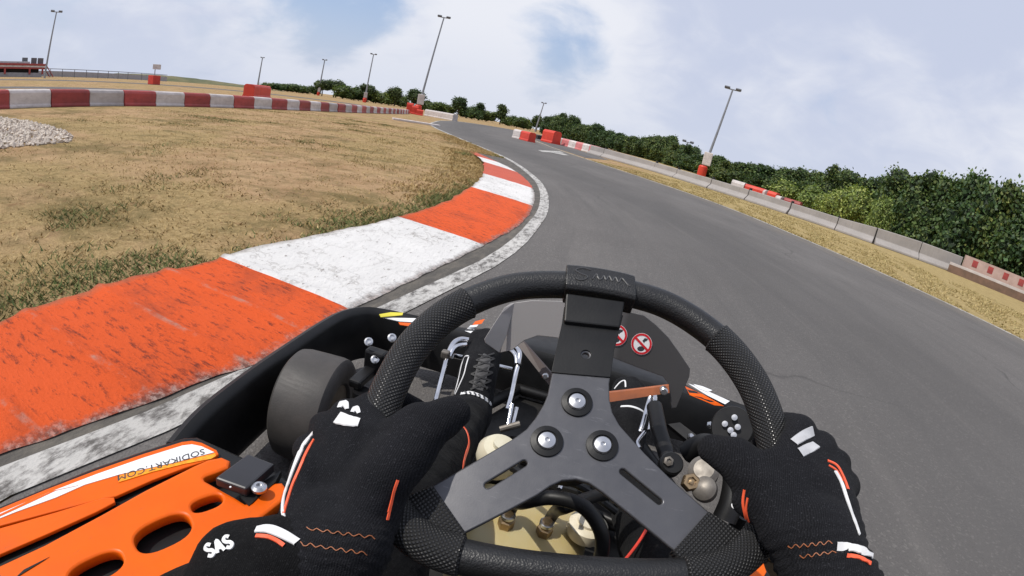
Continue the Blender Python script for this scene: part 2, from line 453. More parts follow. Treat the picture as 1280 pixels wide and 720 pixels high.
KERB_ORANGE = paint('orange_kerb_paint', (0.66, 0.092, 0.018), (0.16, 0.030, 0.016), 0.525, 0.625, 52, (0.35, 1, 1), 0.3, True)
KERB_RED = paint('faded_red_kerb_paint', (0.50, 0.10, 0.06), (0.33, 0.13, 0.10), 0.54, 0.70, 14, (1, 0.5, 1), 0.3)
KERB_GAP = paint('dark_kerb_gutter', (0.085, 0.078, 0.07), (0.14, 0.125, 0.105), 0.45, 0.6, 12, (1, .4, 1))

# ground: one sheet out to the horizon, finer near the track
def ground_z(x, y):
    return 0.0
gv, gf = [], []
xs = [-1500, -600, -250, -100, -50, -25, -12, -6, -3, 0, 3, 6, 12, 25, 50, 100, 250, 600, 1500]
ys = [-600, -250, -100, -40, -15, -5, 0, 3, 6, 12, 20, 35, 60, 100, 200, 400, 800, 2000]
for y in ys:
    for x in xs: gv.append((x, y, ground_z(x, y)))
for j in range(len(ys) - 1):
    for i in range(len(xs) - 1):
        a = j * len(xs) + i; gf.append((a, a + 1, a + 1 + len(xs), a + len(xs)))
tag(MB().add(gv, gf).build('ground', GROUND, origin=(0, 0, 0)), kind='structure')

LEFT = catmull([(-1.2, -14), (-1.1, -6), (-1.03, -2), (-0.98, 0.0), (-0.91, 0.46), (-0.83, 0.78), (-0.65, 2.05), (-0.57, 2.73), (-0.56, 3.4), (-0.59, 3.95), (-0.68, 5.02), (-0.98, 6.66), (-1.47, 8.33), (-2.57, 11.0), (-4.1, 13.6), (-6.3, 17.2), (-8.6, 21.2), (-10.6, 25.2), (-13, 31.5), (-16.5, 42), (-19.5, 56), (-19, 70), (-14, 84), (-4, 96)], 10)
RIGHT = catmull([(12.5, -14), (10.8, -6), (9.0, -1), (7.7, 2.2), (6.9, 4.0), (6.01, 5.74), (5.05, 7.4), (3.9, 10.0), (2.6, 13.3), (0.5, 16.9), (-1.5, 20.6), (-3.6, 25.4), (-5.6, 31), (-8.4, 40), (-10.6, 50), (-11, 60), (-8, 70), (-2, 80)], 10)
def ribbon(A, B, z, name, mat, n=160, sub=1, kind='structure'):
    A = resample(A, n); B = resample(B, n); mb = MB(); vs = []; fs = []
    for i in range(n):
        for j in range(sub + 1):
            p = A[i].lerp(B[i], j / sub); vs.append((p.x, p.y, z))
    for i in range(n - 1):
        for j in range(sub):
            a = i * (sub + 1) + j; fs.append((a, a + 1, a + sub + 2, a + sub + 1))
    o = mb.add(vs, fs).build(name, mat, origin=(0, 0, 0))
    a_ = o.data.attributes.new('across', 'FLOAT', 'POINT'); a_.data.foreach_set('value', [j / sub for i in range(n) for j in range(sub + 1)])
    if kind: tag(o, kind=kind)
    return o
ribbon(LEFT, RIGHT, 0.006, 'race_track', ASPHALT, 200, 6)
def offset(P, d):
    out = []
    for i, p in enumerate(P):
        a = P[max(0, i - 1)]; b = P[min(len(P) - 1, i + 1)]; t = (b - a).normalized()
        out.append(p + V((t.y, -t.x, 0)) * d)          # to the right for d > 0
    return out
LW = 0.105
ribbon(offset(LEFT, -LW), LEFT, 0.010, 'track_edge_line', WHITE_LINE, 300)
ribbon(RIGHT, offset(RIGHT, 0.10), 0.010, 'track_edge_line', WHITE_LINE, 300)
# side road that joins from the right, with painted corner marks
ribbon([V(p) for p in ((-1.9, 22.6, 0), (-4.2, 27.5, 0), (-6.3, 34, 0), (-9, 42.5, 0))], [V(p) for p in ((-1.0, 27.5, 0), (-2.3, 32, 0), (-5, 38, 0), (-7, 47, 0))], 0.006, 'side_road', ASPHALT, 30, 2)
mk = [atz(672, 188), atz(700, 189.5), atz(705, 191.5), atz(678, 190.5)]
mk2 = [atz(688, 191), atz(703, 192), atz(712, 195), atz(704, 194.5)]
tag(MB().add([(p.x, p.y, 0.0145) for p in mk], [(0, 1, 2, 3)]).add([(p.x, p.y, 0.0185) for p in mk2], [(0, 1, 2, 3)]).build('road_marking', WHITE_LINE), kind='structure')

# kerb: wedge that rises from the track to the grass, painted in blocks, with cross ribs
KI = catmull([(-1.75, -3.0), (-1.66, -1.0), (-1.60, 0.63), (-1.585, 0.85), (-1.58, 1.1), (-1.53, 1.33), (-1.50, 1.67), (-1.42, 2.1), (-1.34, 2.9), (-1.34, 3.55), (-1.42, 4.3), (-1.62, 5.5), (-1.86, 6.5), (-2.40, 8.2), (-3.1, 9.9), (-3.55, 10.9)], 10)
KO = catmull([(-1.32, -3.0), (-1.24, -1.0), (-1.165, 0.0), (-1.075, 0.38), (-1.0, 0.63), (-0.935, 0.88), (-0.88, 1.1), (-0.875, 1.55), (-0.83, 2.09), (-0.765, 3.01), (-0.735, 3.85), (-0.81, 4.75), (-1.01, 5.94), (-1.37, 7.26), (-1.99, 8.75), (-2.71, 9.91), (-3.4, 10.95)], 10)
NK, SK = 900, 14
A = resample(KI, NK); B = resample(KO, NK)
mb = MB(); vs = []; fs = []; ms = []; ribs_ = []; edg_ = []
marks = [(-0.88, 1.55), (-0.74, 3.0), (-0.85, 5.05), (-1.21, 6.55), (-1.87, 8.3), (-2.5, 9.5)]
mi_at = []
for (mx, my) in marks: mi_at.append(min(range(NK), key=lambda i: (B[i] - V((mx, my, 0))).length))
ripple = random.Random(3)
for i in range(NK):
    yb = B[i].y
    fade = max(0.0, min(1.0, (10.9 - A[i].y) / 2.5))
    for j in range(SK + 1):
        t = j / SK
        p = A[i].lerp(B[i], t)
        if j == 0:
            off = noise.noise(V((p.x * 3, p.y * 3.2, 0))) * 0.028 + noise.noise(V((p.x * 9, p.y * 11, 4))) * 0.014
            p = p + V((off, 0, 0))
        if j == SK: p = p + V((noise.noise(V((p.x * 6, p.y * 9, 2))) * 0.012, 0, 0))
        z = 0.012 + 0.075 * fade * (1 - t) ** 0.85
        s = (yb - .13) / 0.29 + .5
        rib = max(0.0, 1 - abs((s % 1.0) - 0.5) / 0.15)
        rib = rib * rib * (3 - 2 * rib) * (1 if yb < 1.8 else .25); ribs_.append(rib)
        edg_.append(t); z += (0.012 if yb < 1.8 else .004) * rib * min(1.0, (1 - t) * 5)
        z += noise.noise(V((p.x * 14, p.y * 14, 0))) * 0.0025
        vs.append((p.x, p.y, max(0.011, z)))
for i in range(NK - 1):
    seg = sum(1 for k in mi_at if i >= k)
    mi = [0, 1, 0, 1, 2, 1, 2][seg]
    for j in range(SK):
        a = i * (SK + 1) + j; fs.append((a, a + 1, a + SK + 2, a + SK + 1)); ms.append(mi)
mb.v = [V(p) for p in vs]; mb.f = fs; mb.m = ms
LO = offset(LEFT, -LW + .006)
def lx_(y):
    for a, b in zip(LO, LO[1:]):
        if a.y <= y <= b.y: return a.x + (b.x - a.x) * (y - a.y) / (b.y - a.y)
    return LO[0].x
ko_ = tag(mb.build('kerb', [KERB_ORANGE, KERB_WHITE, KERB_RED], smooth=True, origin=(0, 0, 0), sharp=0), kind='structure')
a_ = ko_.data.attributes.new('rib', 'FLOAT', 'POINT'); a_.data.foreach_set('value', ribs_)
a_ = ko_.data.attributes.new('outer', 'FLOAT', 'POINT'); a_.data.foreach_set('value', edg_)
ribbon([p - V((0.06, 0, 0)) for p in KO], [min(offset(LEFT, -LW + .004), key=lambda q: abs(q.y - p.y)) for p in KO] if False else [V((lx_(p.y), p.y, 0)) for p in KO], 0.0085, 'kerb_gutter', KERB_GAP, 300)

# gravel bed on the infield
GRAV_C = V((-8.4, 2.6, 0))
gm = pm('pale_gravel', (0.62, 0.55, 0.47), (0.42, 0.35, 0.29), 9, 0.9, bump=0.5, bscale=60)
rg = random.Random(5); mb = MB()
for k in range(5200):
    a = rg.random() * 6.283; r = math.sqrt(rg.random())
    x = -9.3 + math.cos(a) * r * 3.6; y = 2.7 + math.sin(a) * r * 1.35
    if x > -6.0: continue
    s = rg.uniform(0.018, 0.05); b = len(mb.v)
    q = Matrix.Rotation(rg.random() * 6, 3, 'Z') @ Matrix.Rotation(rg.random() * 2, 3, 'X')
    pts = [(s, 0, 0), (0, s * .8, 0), (-s, 0, 0), (0, -s * .8, 0), (0, 0, s * .6), (0, 0, -s * .6)]
    mb.add([q @ V(p) + V((x, y, s * 0.35)) for p in pts], [(0, 1, 4), (1, 2, 4), (2, 3, 4), (3, 0, 4), (1, 0, 5), (2, 1, 5), (3, 2, 5), (0, 3, 5)])
tag(mb.build('gravel', gm), 'pale loose gravel at the left edge of the infield', 'gravel', kind='stuff')

# grass blades: dry straw with green tufts by the kerb
m = NT('grass_blades'); at_ = m.node('ShaderNodeAttribute'); at_.attribute_name = 'tint'
m.set(color=at_.outputs['Color'], rough=0.8, spec=0.2); GRASS = m.mat
def grass(name, spots, label):
    vs, fs, cs = [], [], []
    for (x, y, h, wd, c, z) in spots:
        a = random.random() * 6.283; la = random.random() * 6.283; l = h * random.uniform(0.6, 1.9)
        dx, dy = math.cos(a) * wd, math.sin(a) * wd
        b = len(vs)
        vs += [(x - dx, y - dy, z), (x + dx, y + dy, z), (x + math.cos(la) * l, y + math.sin(la) * l, z + h)]
        fs.append((b, b + 1, b + 2)); cs += [c, tuple(k * 0.75 for k in c[:3]) + (1,), c]
    me = bpy.data.meshes.new(name); me.from_pydata(vs, [], fs)
    ca = me.color_attributes.new('tint', 'FLOAT_COLOR', 'POINT')
    ca.data.foreach_set('color', [k for c in cs for k in c])
    o = link(name, me, GRASS, origin=(0, 0, 0)); return tag(o, label, 'grass', kind='stuff')
KIs = resample(KI, 300)
def kerb_x(y):
    if y < KIs[0].y: return KIs[0].x
    if y > KIs[-1].y:
        return min(LEFT, key=lambda p: abs(p.y - y)).x - 0.25
    return min(KIs, key=lambda p: abs(p.y - y)).x
KX = [kerb_x(-2 + 0.1 * i) for i in range(230)]
def kx(y): return KX[max(0, min(229, int((y + 2) / 0.1)))]
rg = random.Random(11); spots = []
GREENS = [(0.095, 0.130, 0.038), (0.125, 0.16, 0.048), (0.075, 0.105, 0.034), (0.17, 0.18, 0.065), (0.20, 0.17, 0.075)]
DRYS = [(0.43, 0.30, 0.125), (0.33, 0.225, 0.09), (0.50, 0.37, 0.18), (0.26, 0.175, 0.07), (0.36, 0.27, 0.12)]
n = 0
while n < 330000:
    y = -1.0 + 18.0 * rg.random() ** 1.7
    d = 9.0 * rg.random() ** 1.6
    x = kx(y) + 0.03 - d + noise.noise(V((y * 3.0, 1.3, 0))) * 0.05
    n += 1
    big = noise.noise(V((x * 0.55, y * 0.55, 3.0))) + 0.5 * noise.noise(V((x * 1.9, y * 1.9, 7.0)))
    fine = noise.noise(V((x * 5, y * 5, 1.0)))
    edge = max(0, 1 - d / (0.95 if y < 1.6 or 2.4 < y < 3.7 else 0.5)) * (1.0 if y < 4.5 else max(0.0, 1 - (y - 4.5) / 2))
    edge *= 1.0 + 0.8 * noise.noise(V((y * 1.3, 0, 9)))
    g = edge * 1.1 + max(0, big - 0.18) * 1.5 - 0.15 + fine * 0.3
    if rg.random() > min(1.0, 0.10 + 1.3 * max(0, g) + 0.9 * max(0, big) + (0.5 if d < .8 and y > 4 else 0)): continue
    if fine < -0.28 and g < 0.3: continue
    if rg.random() < g * 1.2: c = rg.choice(GREENS); h = rg.uniform(0.010, 0.034)
    else: c = rg.choice(DRYS); h = rg.uniform(0.006, 0.026)
    if d < .6 and y > 3.8: h *= 1.7
    k = rg.uniform(0.8, 1.2); c = (c[0] * k, c[1] * k, c[2] * k, 1)
    zoff = 0.055 if d < 0.05 else 0.0
    spots.append((x, y, h, rg.uniform(0.002, 0.0045) * (1 + y / 9), c, 0))
grass('grass', spots, 'dry straw coloured grass with green tufts beside the orange and white kerb')
# verge along the right edge
rg = random.Random(12); spots = []
RS = resample(RIGHT, 900)
while len(spots) < 42000:
    i = int(rg.uniform(120, 640)); p = RS[i]; t = (RS[min(899, i + 1)] - p).normalized(); q = p + V((t.y, -t.x, 0)) * (0.16 + 5.5 * rg.random() ** 1.3)
    if q.y > 22 or q.y < 1: continue
    if noise.noise(V((q.x * 2.2, q.y * 0.8, 0))) < -0.2: continue
    k = rg.uniform(0.75, 1.25); c = rg.choice([(0.47, 0.36, 0.165), (0.38, 0.29, 0.125), (0.32, 0.25, 0.10), (0.55, 0.44, 0.22), (0.24, 0.21, 0.08)])
    spots.append((q.x, q.y, rg.uniform(0.02, 0.05), rg.uniform(0.004, 0.009), (c[0] * k, c[1] * k, c[2] * k, 1), 0))
grass('grass', spots, 'yellow dry grass verge between the track edge line and the concrete wall')
# ------------------------------------------------------------------ trees
m = NT('foliage'); a_ = m.node('ShaderNodeAttribute'); a_.attribute_name = 'tint'
oi = m.node('ShaderNodeObjectInfo')
var = m.mix(oi.outputs['Random'], (0.80, 0.92, 0.86), (1.65, 1.4, 1.05))
m.set(color=m.mix(1.0, a_.outputs['Color'], var, 'MULTIPLY'), rough=0.55, spec=0.35)
tr = m.node('ShaderNodeBsdfTranslucent'); m.L(m.mix(1.0, a_.outputs['Color'], (1.6, 1.7, 0.7), 'MULTIPLY'), tr.inputs[0])
ms_ = m.node('ShaderNodeMixShader'); ms_.inputs[0].default_value = 0.22
m.L(m.b.outputs[0], ms_.inputs[1]); m.L(tr.outputs[0], ms_.inputs[2]); m.L(ms_.outputs[0], m.out.inputs[0])
FOLIAGE = m.mat
BARK = pm('bark', (0.10, 0.075, 0.05), (0.05, 0.038, 0.026), 8, 0.9, bump=0.5, bscale=30)
def crown_mesh(seed, n, leaf, form, cols, core=0.80):
    """leaf clumps through a crown of height 1 and radius about 0.5, base at z=0"""
    rg = random.Random(seed); vs, fs, cs = [], [], []
    lumps = []
    if form == 'round':
        for k in range(11):
            a = rg.random() * 6.283; rr = rg.uniform(0.05, 0.30); lumps.append((math.cos(a) * rr, math.sin(a) * rr, rg.uniform(0.35, 0.80), rg.uniform(0.15, 0.25)))
        lumps.append((0, 0, 0.55, 0.34))
    elif form == 'oval':
        for k in range(11):
            a = rg.random() * 6.283; z = rg.uniform(0.2, 0.88); rr = rg.uniform(0.02, 0.17) * (1.3 - z); lumps.append((math.cos(a) * rr, math.sin(a) * rr, z, rg.uniform(0.10, 0.19)))
        lumps.append((0, 0, 0.5, 0.24))
    elif form == 'bush':
        for k in range(12):
            a = rg.random() * 6.283; rr = rg.uniform(0.1, 0.36); lumps.append((math.cos(a) * rr, math.sin(a) * rr, rg.uniform(0.2, 0.72), rg.uniform(0.16, 0.27)))
        lumps.append((0, 0, 0.4, 0.4))
    else:      # hedge: a shaggy upright mass down to the ground
        for k in range(26):
            a = rg.random() * 6.283; z = rg.uniform(0.06, 0.86); rr = rg.uniform(0.08, 0.36) * (1.12 - 0.55 * z); lumps.append((math.cos(a) * rr, math.sin(a) * rr, z, rg.uniform(0.10, 0.20)))
        lumps.append((0, 0, 0.42, 0.36))
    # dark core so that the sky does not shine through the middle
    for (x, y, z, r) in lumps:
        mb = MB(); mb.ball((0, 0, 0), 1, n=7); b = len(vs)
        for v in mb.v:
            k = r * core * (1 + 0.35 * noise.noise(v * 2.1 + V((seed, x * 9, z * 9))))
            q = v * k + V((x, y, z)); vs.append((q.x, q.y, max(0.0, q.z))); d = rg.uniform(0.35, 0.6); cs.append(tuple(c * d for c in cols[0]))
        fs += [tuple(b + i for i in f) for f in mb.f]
    tot = sum(r * r for *_, r in lumps)
    for (x, y, z, r) in lumps:
        for k in range(int(n * r * r / tot)):
            u = rg.uniform(-0.75, 1); a = rg.random() * 6.283; s = math.sqrt(1 - u * u)
            d = V((s * math.cos(a), s * math.sin(a), u))
            bumpy = 1 + 0.42 * noise.noise(d * 2.4 + V((x * 13, seed * 1.7, z * 13)))
            rad = r * bumpy * (rg.uniform(0.74, 1.08) if rg.random() > .05 else rg.uniform(1.1, 1.38))
            c = V((x, y, z)) + d * rad
            if c.z < 0.0: continue
            inside = False
            for (x2, y2, z2, r2) in lumps:
                if (c - V((x2, y2, z2))).length < r2 * 0.62: inside = True; break
            if inside and rg.random() < 0.85: continue
            out = (d + V((0, 0, 0.35)) + V((rg.gauss(0, .5), rg.gauss(0, .5), rg.gauss(0, .5)))).normalized()
            t = out.cross(V((rg.gauss(0, 1), rg.gauss(0, 1), rg.gauss(0, 1)))).normalized()
            l = leaf * rg.uniform(0.6, 1.35); wd = l * rg.uniform(0.28, 0.5)
            tip = c + (t * 0.8 + d * 0.45).normalized() * l; sd_ = out.cross(t).normalized() * wd
            mid = c.lerp(tip, 0.45); b = len(vs)
            vs += [tuple(c), tuple(mid + sd_), tuple(tip), tuple(mid - sd_)]
            fs.append((b, b + 1, b + 2, b + 3))
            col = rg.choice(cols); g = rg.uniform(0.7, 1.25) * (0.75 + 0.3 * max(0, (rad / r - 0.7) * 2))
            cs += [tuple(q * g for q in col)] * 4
    me = bpy.data.meshes.new('crown'); me.from_pydata(vs, [], fs)
    ca = me.color_attributes.new('tint', 'FLOAT_COLOR', 'POINT')
    ca.data.foreach_set('color', [k for c in cs for k in (*c, 1)])
    me.materials.append(FOLIAGE); return me
DARK = [(0.040, 0.072, 0.024), (0.055, 0.092, 0.030), (0.032, 0.058, 0.023), (0.075, 0.11, 0.036)]
MID = [(0.075, 0.12, 0.032), (0.095, 0.145, 0.038), (0.055, 0.092, 0.028), (0.125, 0.165, 0.05)]
HEDGE = [(0.036, 0.070, 0.024), (0.050, 0.092, 0.030), (0.028, 0.054, 0.022), (0.078, 0.122, 0.040), (0.11, 0.145, 0.05)]
LIME = [(0.17, 0.23, 0.06), (0.24, 0.30, 0.085), (0.10, 0.15, 0.04), (0.33, 0.37, 0.13)]
CROWN = {
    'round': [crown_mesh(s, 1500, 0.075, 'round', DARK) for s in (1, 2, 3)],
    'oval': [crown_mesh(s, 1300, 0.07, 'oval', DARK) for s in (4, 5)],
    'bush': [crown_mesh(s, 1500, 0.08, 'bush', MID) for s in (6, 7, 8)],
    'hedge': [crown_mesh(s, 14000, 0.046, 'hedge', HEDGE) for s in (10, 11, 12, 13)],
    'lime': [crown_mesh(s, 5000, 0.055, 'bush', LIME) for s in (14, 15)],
}
tm = MB(); tm.tube([(0, 0, 0), (0.02, 0, 0.3), (-0.01, 0.02, 0.7)], [0.035, 0.026, 0.012], 7)
for a in (0.3, 2.2, 4.4): tm.tube([(0.01, 0, 0.35), (math.cos(a) * .12, math.sin(a) * .12, 0.55), (math.cos(a) * .2, math.sin(a) * .2, 0.7)], [0.018, 0.012, 0.005], 6)
TRUNK = tm.mesh('trunk'); TRUNK.materials.append(BARK)
rgt = random.Random(21)
def tree(name, form, az, d, h, wd, label, group, lift=0.0, cat='tree'):
    p = polar(az, d)
    e = empty(name, p, label, cat, group)
    c = bpy.data.objects.new('crown', rgt.choice(CROWN[form])); COL.objects.link(c); c.parent = e
    c.location = (0, 0, lift * h); c.scale = (wd, wd, h * (1 - lift)); c.rotation_euler = (0, 0, rgt.random() * 6.28)
    t = bpy.data.objects.new('trunk', TRUNK); COL.objects.link(t); t.parent = e; t.scale = (h, h, h * 0.9)
    return e
ORD = ['first', 'second', 'third', 'fourth', 'fifth', 'sixth', 'seventh', 'eighth', 'ninth', 'tenth', 'eleventh', 'twelfth', 'thirteenth', 'fourteenth', 'fifteenth', 'sixteenth', 'seventeenth', 'eighteenth', 'nineteenth', 'twentieth']
ORD += ['twenty-' + o for o in ORD[:9]] + ['thirtieth'] + ['thirty-' + o for o in ORD[:9]] + ['fortieth'] + ['forty-' + o for o in ORD[:9]]
def hh(d, el): return d * math.tan(R(el)) + 0.8
# far row beyond the circuit, left of the track's vanishing point
far = [('bush', -41.4, .45, 3.4), ('bush', -40.2, .5, 4.2), ('bush', -39.2, .55, 4.6), ('bush', -38.2, .62, 4.4), ('bush', -37.5, .35, 3.2),
       ('bush', -36.2, .7, 3), ('round', -35.4, 1.32, 4.8), ('round', -34.1, 1.5, 5.0), ('bush', -33.1, 1.2, 4.6), ('bush', -32.1, 1.25, 4.4), ('bush', -31.3, .95, 4), ('round', -30.4, 1.5, 4.4), ('bush', -29.6, 1.1, 4.2), ('bush', -28.7, 1.15, 4.4), ('bush', -28.0, .95, 4.2), ('round', -27.3, 1.62, 4.2), ('bush', -26.6, 1.0, 3.6), ('round', -25.2, 1.72, 5.2), ('bush', -24.2, .8, 3.4), ('bush', -23.2, .95, 4.2), ('bush', -22.2, 1.0, 4.2), ('bush', -21.3, .85, 3.6), ('round', -20.1, 1.75, 4.4), ('bush', -19.1, 1.0, 4.0), ('bush', -18.4, 1.2, 3.6), ('oval', -17.7, 1.42, 5.0), ('bush', -16.8, .95, 3.6), ('oval', -15.2, 1.66, 5.6), ('bush', -14.3, .85, 3.6), ('bush', -13.3, 1.0, 3.6), ('bush', -12.4, .95, 3.2), ('oval', -11.0, 1.5, 6.0)]
kind_txt = {'bush': 'bushy mid green tree', 'round': 'dark round-headed tree', 'oval': 'dark upright oval tree'}
cnt = {}
for (form, az, el, wd) in far:
    d = 158 + az * -0.2 + rgt.uniform(-6, 6)
    cnt[form] = cnt.get(form, 0) + 1
    wd2 = wd * (1.35 if form == 'oval' else 1.7 if form == 'bush' else 1.5)
    tree('tree', form, az, d, hh(d, el) * 1.16, wd2, '%s in the far row, %s of that shape from the left' % (kind_txt[form], ORD[cnt[form] - 1]), 'trees in the far row', 0.12 if form != 'bush' else 0.0)
# continuous hedge behind the middle of the picture
k = 0
az = -9.6
prof = [(-9.6, 1.1), (-8.6, 1.58), (-6.5, 1.38), (-4.8, 1.25), (-3, 1.15), (-1, 1.0), (0.8, 1.15), (2.2, 1.6), (3.4, 1.78), (4.8, 1.7), (6.3, 1.42), (7.6, 1.1), (8.6, .9), (9.6, 1.3), (11.0, 1.45), (12.3, 1.5), (13.6, 1.9), (15, 2.5), (16.3, 2.1), (17.6, 1.95), (19.4, 2.6), (21.5, 3.6), (24.4, 4.5), (27.5, 4.85), (30, 5.0), (32, 6.4), (34.5, 6.9), (36.5, 7.4), (38.6, 7.5), (41, 8.5), (44, 8.7), (48, 8.8), (53, 9.0), (60, 9)]
def interp(T, x):
    for (a, b), (c, d) in zip(T, T[1:]):
        if a <= x <= c: return b + (d - b) * (x - a) / (c - a)
    return T[-1][1]
dist = [(-9.6, 118), (-3, 100), (3, 84), (8, 66), (12, 54), (16, 46), (20, 40), (24, 35), (28, 31), (33, 28), (38, 26), (44, 25), (60, 27)]
hedge_list = []
while az < 57:
    d = interp(dist, az); hedge_list.append((az, d)); az += 105.0 / d * (1.0 if d > 45 else 0.72)
nh = len(hedge_list)
for i, (az, d) in enumerate(hedge_list):
    el = interp(prof, az) * rgt.uniform(0.80, 1.12)
    d2 = d + rgt.uniform(-0.6, 0.6)
    h = hh(d2, el) * (1.42 if az < 9 else 1.15 if az < 20 else 1.03); wd = max(3.6, min(5.0, d * 0.085))
    where = 'behind the concrete wall' if az > 4 else 'beyond the plastic barriers'
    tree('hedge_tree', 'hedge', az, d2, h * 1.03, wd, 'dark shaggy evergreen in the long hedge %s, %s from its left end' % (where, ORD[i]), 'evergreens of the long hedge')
# yellow-green shrubs in front of it
for i, (px, top, wd) in enumerate([(985, 228, 2.6), (1021, 236, 2.3), (1041, 243, 1.7), (1060, 242, 2.1), (1079, 240, 2.2), (1108, 251, 1.2)]):
    k = ray(px, top); az = math.degrees(math.atan2(k.x, k.y)); el = math.degrees(math.asin(k.z)); d = interp(dist, az) - 3.0
    tree('shrub', 'lime', az, d - 1.0, hh(d, el) * 1.2, wd * 1.05, ['wide yellow-green shrub, leftmost before the dark hedge', 'yellow-green shrub, second from the left before the dark hedge', 'narrow yellow-green shrub between two wider ones before the hedge', 'yellow-green shrub, fourth from the left before the dark hedge', 'yellow-green shrub, second from the right before the dark hedge', 'small pale shrub before the hedge, rightmost of the light ones'][i], 'yellow-green shrubs before the hedge', cat='shrub')

# ------------------------------------------------------------------ plastic barrier blocks along the infield
RED_PL = pm('red_plastic', (0.40, 0.035, 0.028), (0.27, 0.03, 0.026), 2.2, 0.55, spec=0.4, bump=0.1, bscale=25)
WHITE_PL = pm('white_plastic', (0.60, 0.545, 0.52), (0.47, 0.42, 0.40), 2.5, 0.6, spec=0.4, bump=0.1, bscale=25)
SCARLET = pm('bright_red_plastic', (0.62, 0.055, 0.028), (0.50, 0.04, 0.024), 2, 0.5, spec=0.4)
FADED = pm('faded_pink_plastic', (0.62, 0.22, 0.22), (0.52, 0.15, 0.15), 3, 0.6)
DARKGAP = pm('dark_rubber', (0.018, 0.017, 0.017), (0.03, 0.028, 0.027), 6, 0.85)
for mt_, dk_ in ((RED_PL, (0.14, 0.02, 0.018)), (WHITE_PL, (0.26, 0.22, 0.20))):      # every block its own fading and scuffs
    t_ = mt_.node_tree; b_ = [n for n in t_.nodes if n.type == 'BSDF_PRINCIPLED'][0]; src = b_.inputs['Base Color'].links[0].from_socket
    oi_ = t_.nodes.new('ShaderNodeObjectInfo'); tcn = t_.nodes.new('ShaderNodeTexCoord'); mpn = t_.nodes.new('ShaderNodeMapping'); mpn.inputs['Scale'].default_value = (3, 3, 9)
    add = t_.nodes.new('ShaderNodeVectorMath'); mul = t_.nodes.new('ShaderNodeVectorMath'); mul.operation = 'SCALE'; mul.inputs[0].default_value = (37, 19, 5)
    t_.links.new(oi_.outputs['Random'], mul.inputs['Scale']); t_.links.new(tcn.outputs['Object'], mpn.inputs[0]); t_.links.new(mpn.outputs[0], add.inputs[0]); t_.links.new(mul.outputs[0], add.inputs[1])
    nz_ = t_.nodes.new('ShaderNodeTexNoise'); nz_.inputs['Scale'].default_value = 1; nz_.inputs['Detail'].default_value = 7; nz_.inputs['Roughness'].default_value = .72; t_.links.new(add.outputs[0], nz_.inputs['Vector'])
    rp_ = t_.nodes.new('ShaderNodeValToRGB'); rp_.color_ramp.elements[0].position = .5; rp_.color_ramp.elements[1].position = .72; rp_.color_ramp.elements[1].color = (.6, .6, .6, 1); t_.links.new(nz_.outputs[0], rp_.inputs[0])
    hs = t_.nodes.new('ShaderNodeHueSaturation'); hs.inputs['Saturation'].default_value = .92; t_.links.new(src, hs.inputs['Color'])
    mr = t_.nodes.new('ShaderNodeMapRange'); mr.inputs[3].default_value = .78; mr.inputs[4].default_value = 1.15; t_.links.new(oi_.outputs['Random'], mr.inputs[0]); t_.links.new(mr.outputs[0], hs.inputs['Value'])
    mx = t_.nodes.new('ShaderNodeMix'); mx.data_type = 'RGBA'; t_.links.new(rp_.outputs[0], mx.inputs[0]); t_.links.new(hs.outputs[0], mx.inputs[6]); mx.inputs[7].default_value = (*dk_, 1)
    t_.links.new(mx.outputs[2], b_.inputs['Base Color'])
rgb_ = random.Random(77)
def block_mesh(L, H, W, name='barrier_block'):
    mb = MB()
    # hollow plastic block: broad foot, stepped waist, moulded seams and a rounded top
    prof = [(-W * .5, 0), (-W * .5, H * .12), (-W * .44, H * .2), (-W * .44, H * .82), (-W * .36, H * .95), (-W * .25, H), (W * .25, H), (W * .36, H * .95), (W * .44, H * .82), (W * .44, H * .2), (W * .5, H * .12), (W * .5, 0)]
    mb.prism([(-L / 2, y, z) for y, z in prof], (L, 0, 0))
    return mb.mesh(name)
BM = {}
def block(name, a, b, H, W, mt, label, cat, group):
    a, b = V(a), V(b); L = (b - a).length - 0.012
    key = (round(L, 2), H, W, mt.name)
    if key not in BM:
        me = block_mesh(L, H, W, name); me.materials.append(mt); BM[key] = me
    o = bpy.data.objects.new(name, BM[key]); COL.objects.link(o)
    d = b - a; o.location = (a + b) / 2 + V((-d.y, d.x, 0)).normalized() * rgb_.uniform(-.025, .025); o.rotation_euler = (0, 0, math.atan2(d.y, d.x) + rgb_.uniform(-.018, .018))
    bevelled(o, 0.012, 2)
    return tag(o, label, cat, group)
BP = catmull([(-12.75, 2.0), (-12.75, 8), (-12.85, 14), (-13.5, 18), (-14.6, 23), (-16.4, 29), (-19, 37), (-22.4, 46.5)], 12)
Ltot = length(BP)
nb = int(Ltot / 1.045); pts = resample(BP, nb + 1)
# boundary at y = 6.2
sh = min(pts, key=lambda p: abs(p.y - 6.2)); i0 = pts.index(sh)
cr = cw = 0
for i in range(nb):
    red = (i - i0) % 2 == 0
    if red: cr += 1; lab = 'red plastic barrier block, %s red one from the left in the long infield row' % ORD[cr - 1]
    else: cw += 1; lab = 'white plastic barrier block, %s white one from the left in the long infield row' % ORD[cw - 1]
    block('barrier_block', pts[i], pts[i + 1], 0.415, 0.42, RED_PL if red else WHITE_PL, lab, 'barrier block', 'red and white blocks of the infield row')

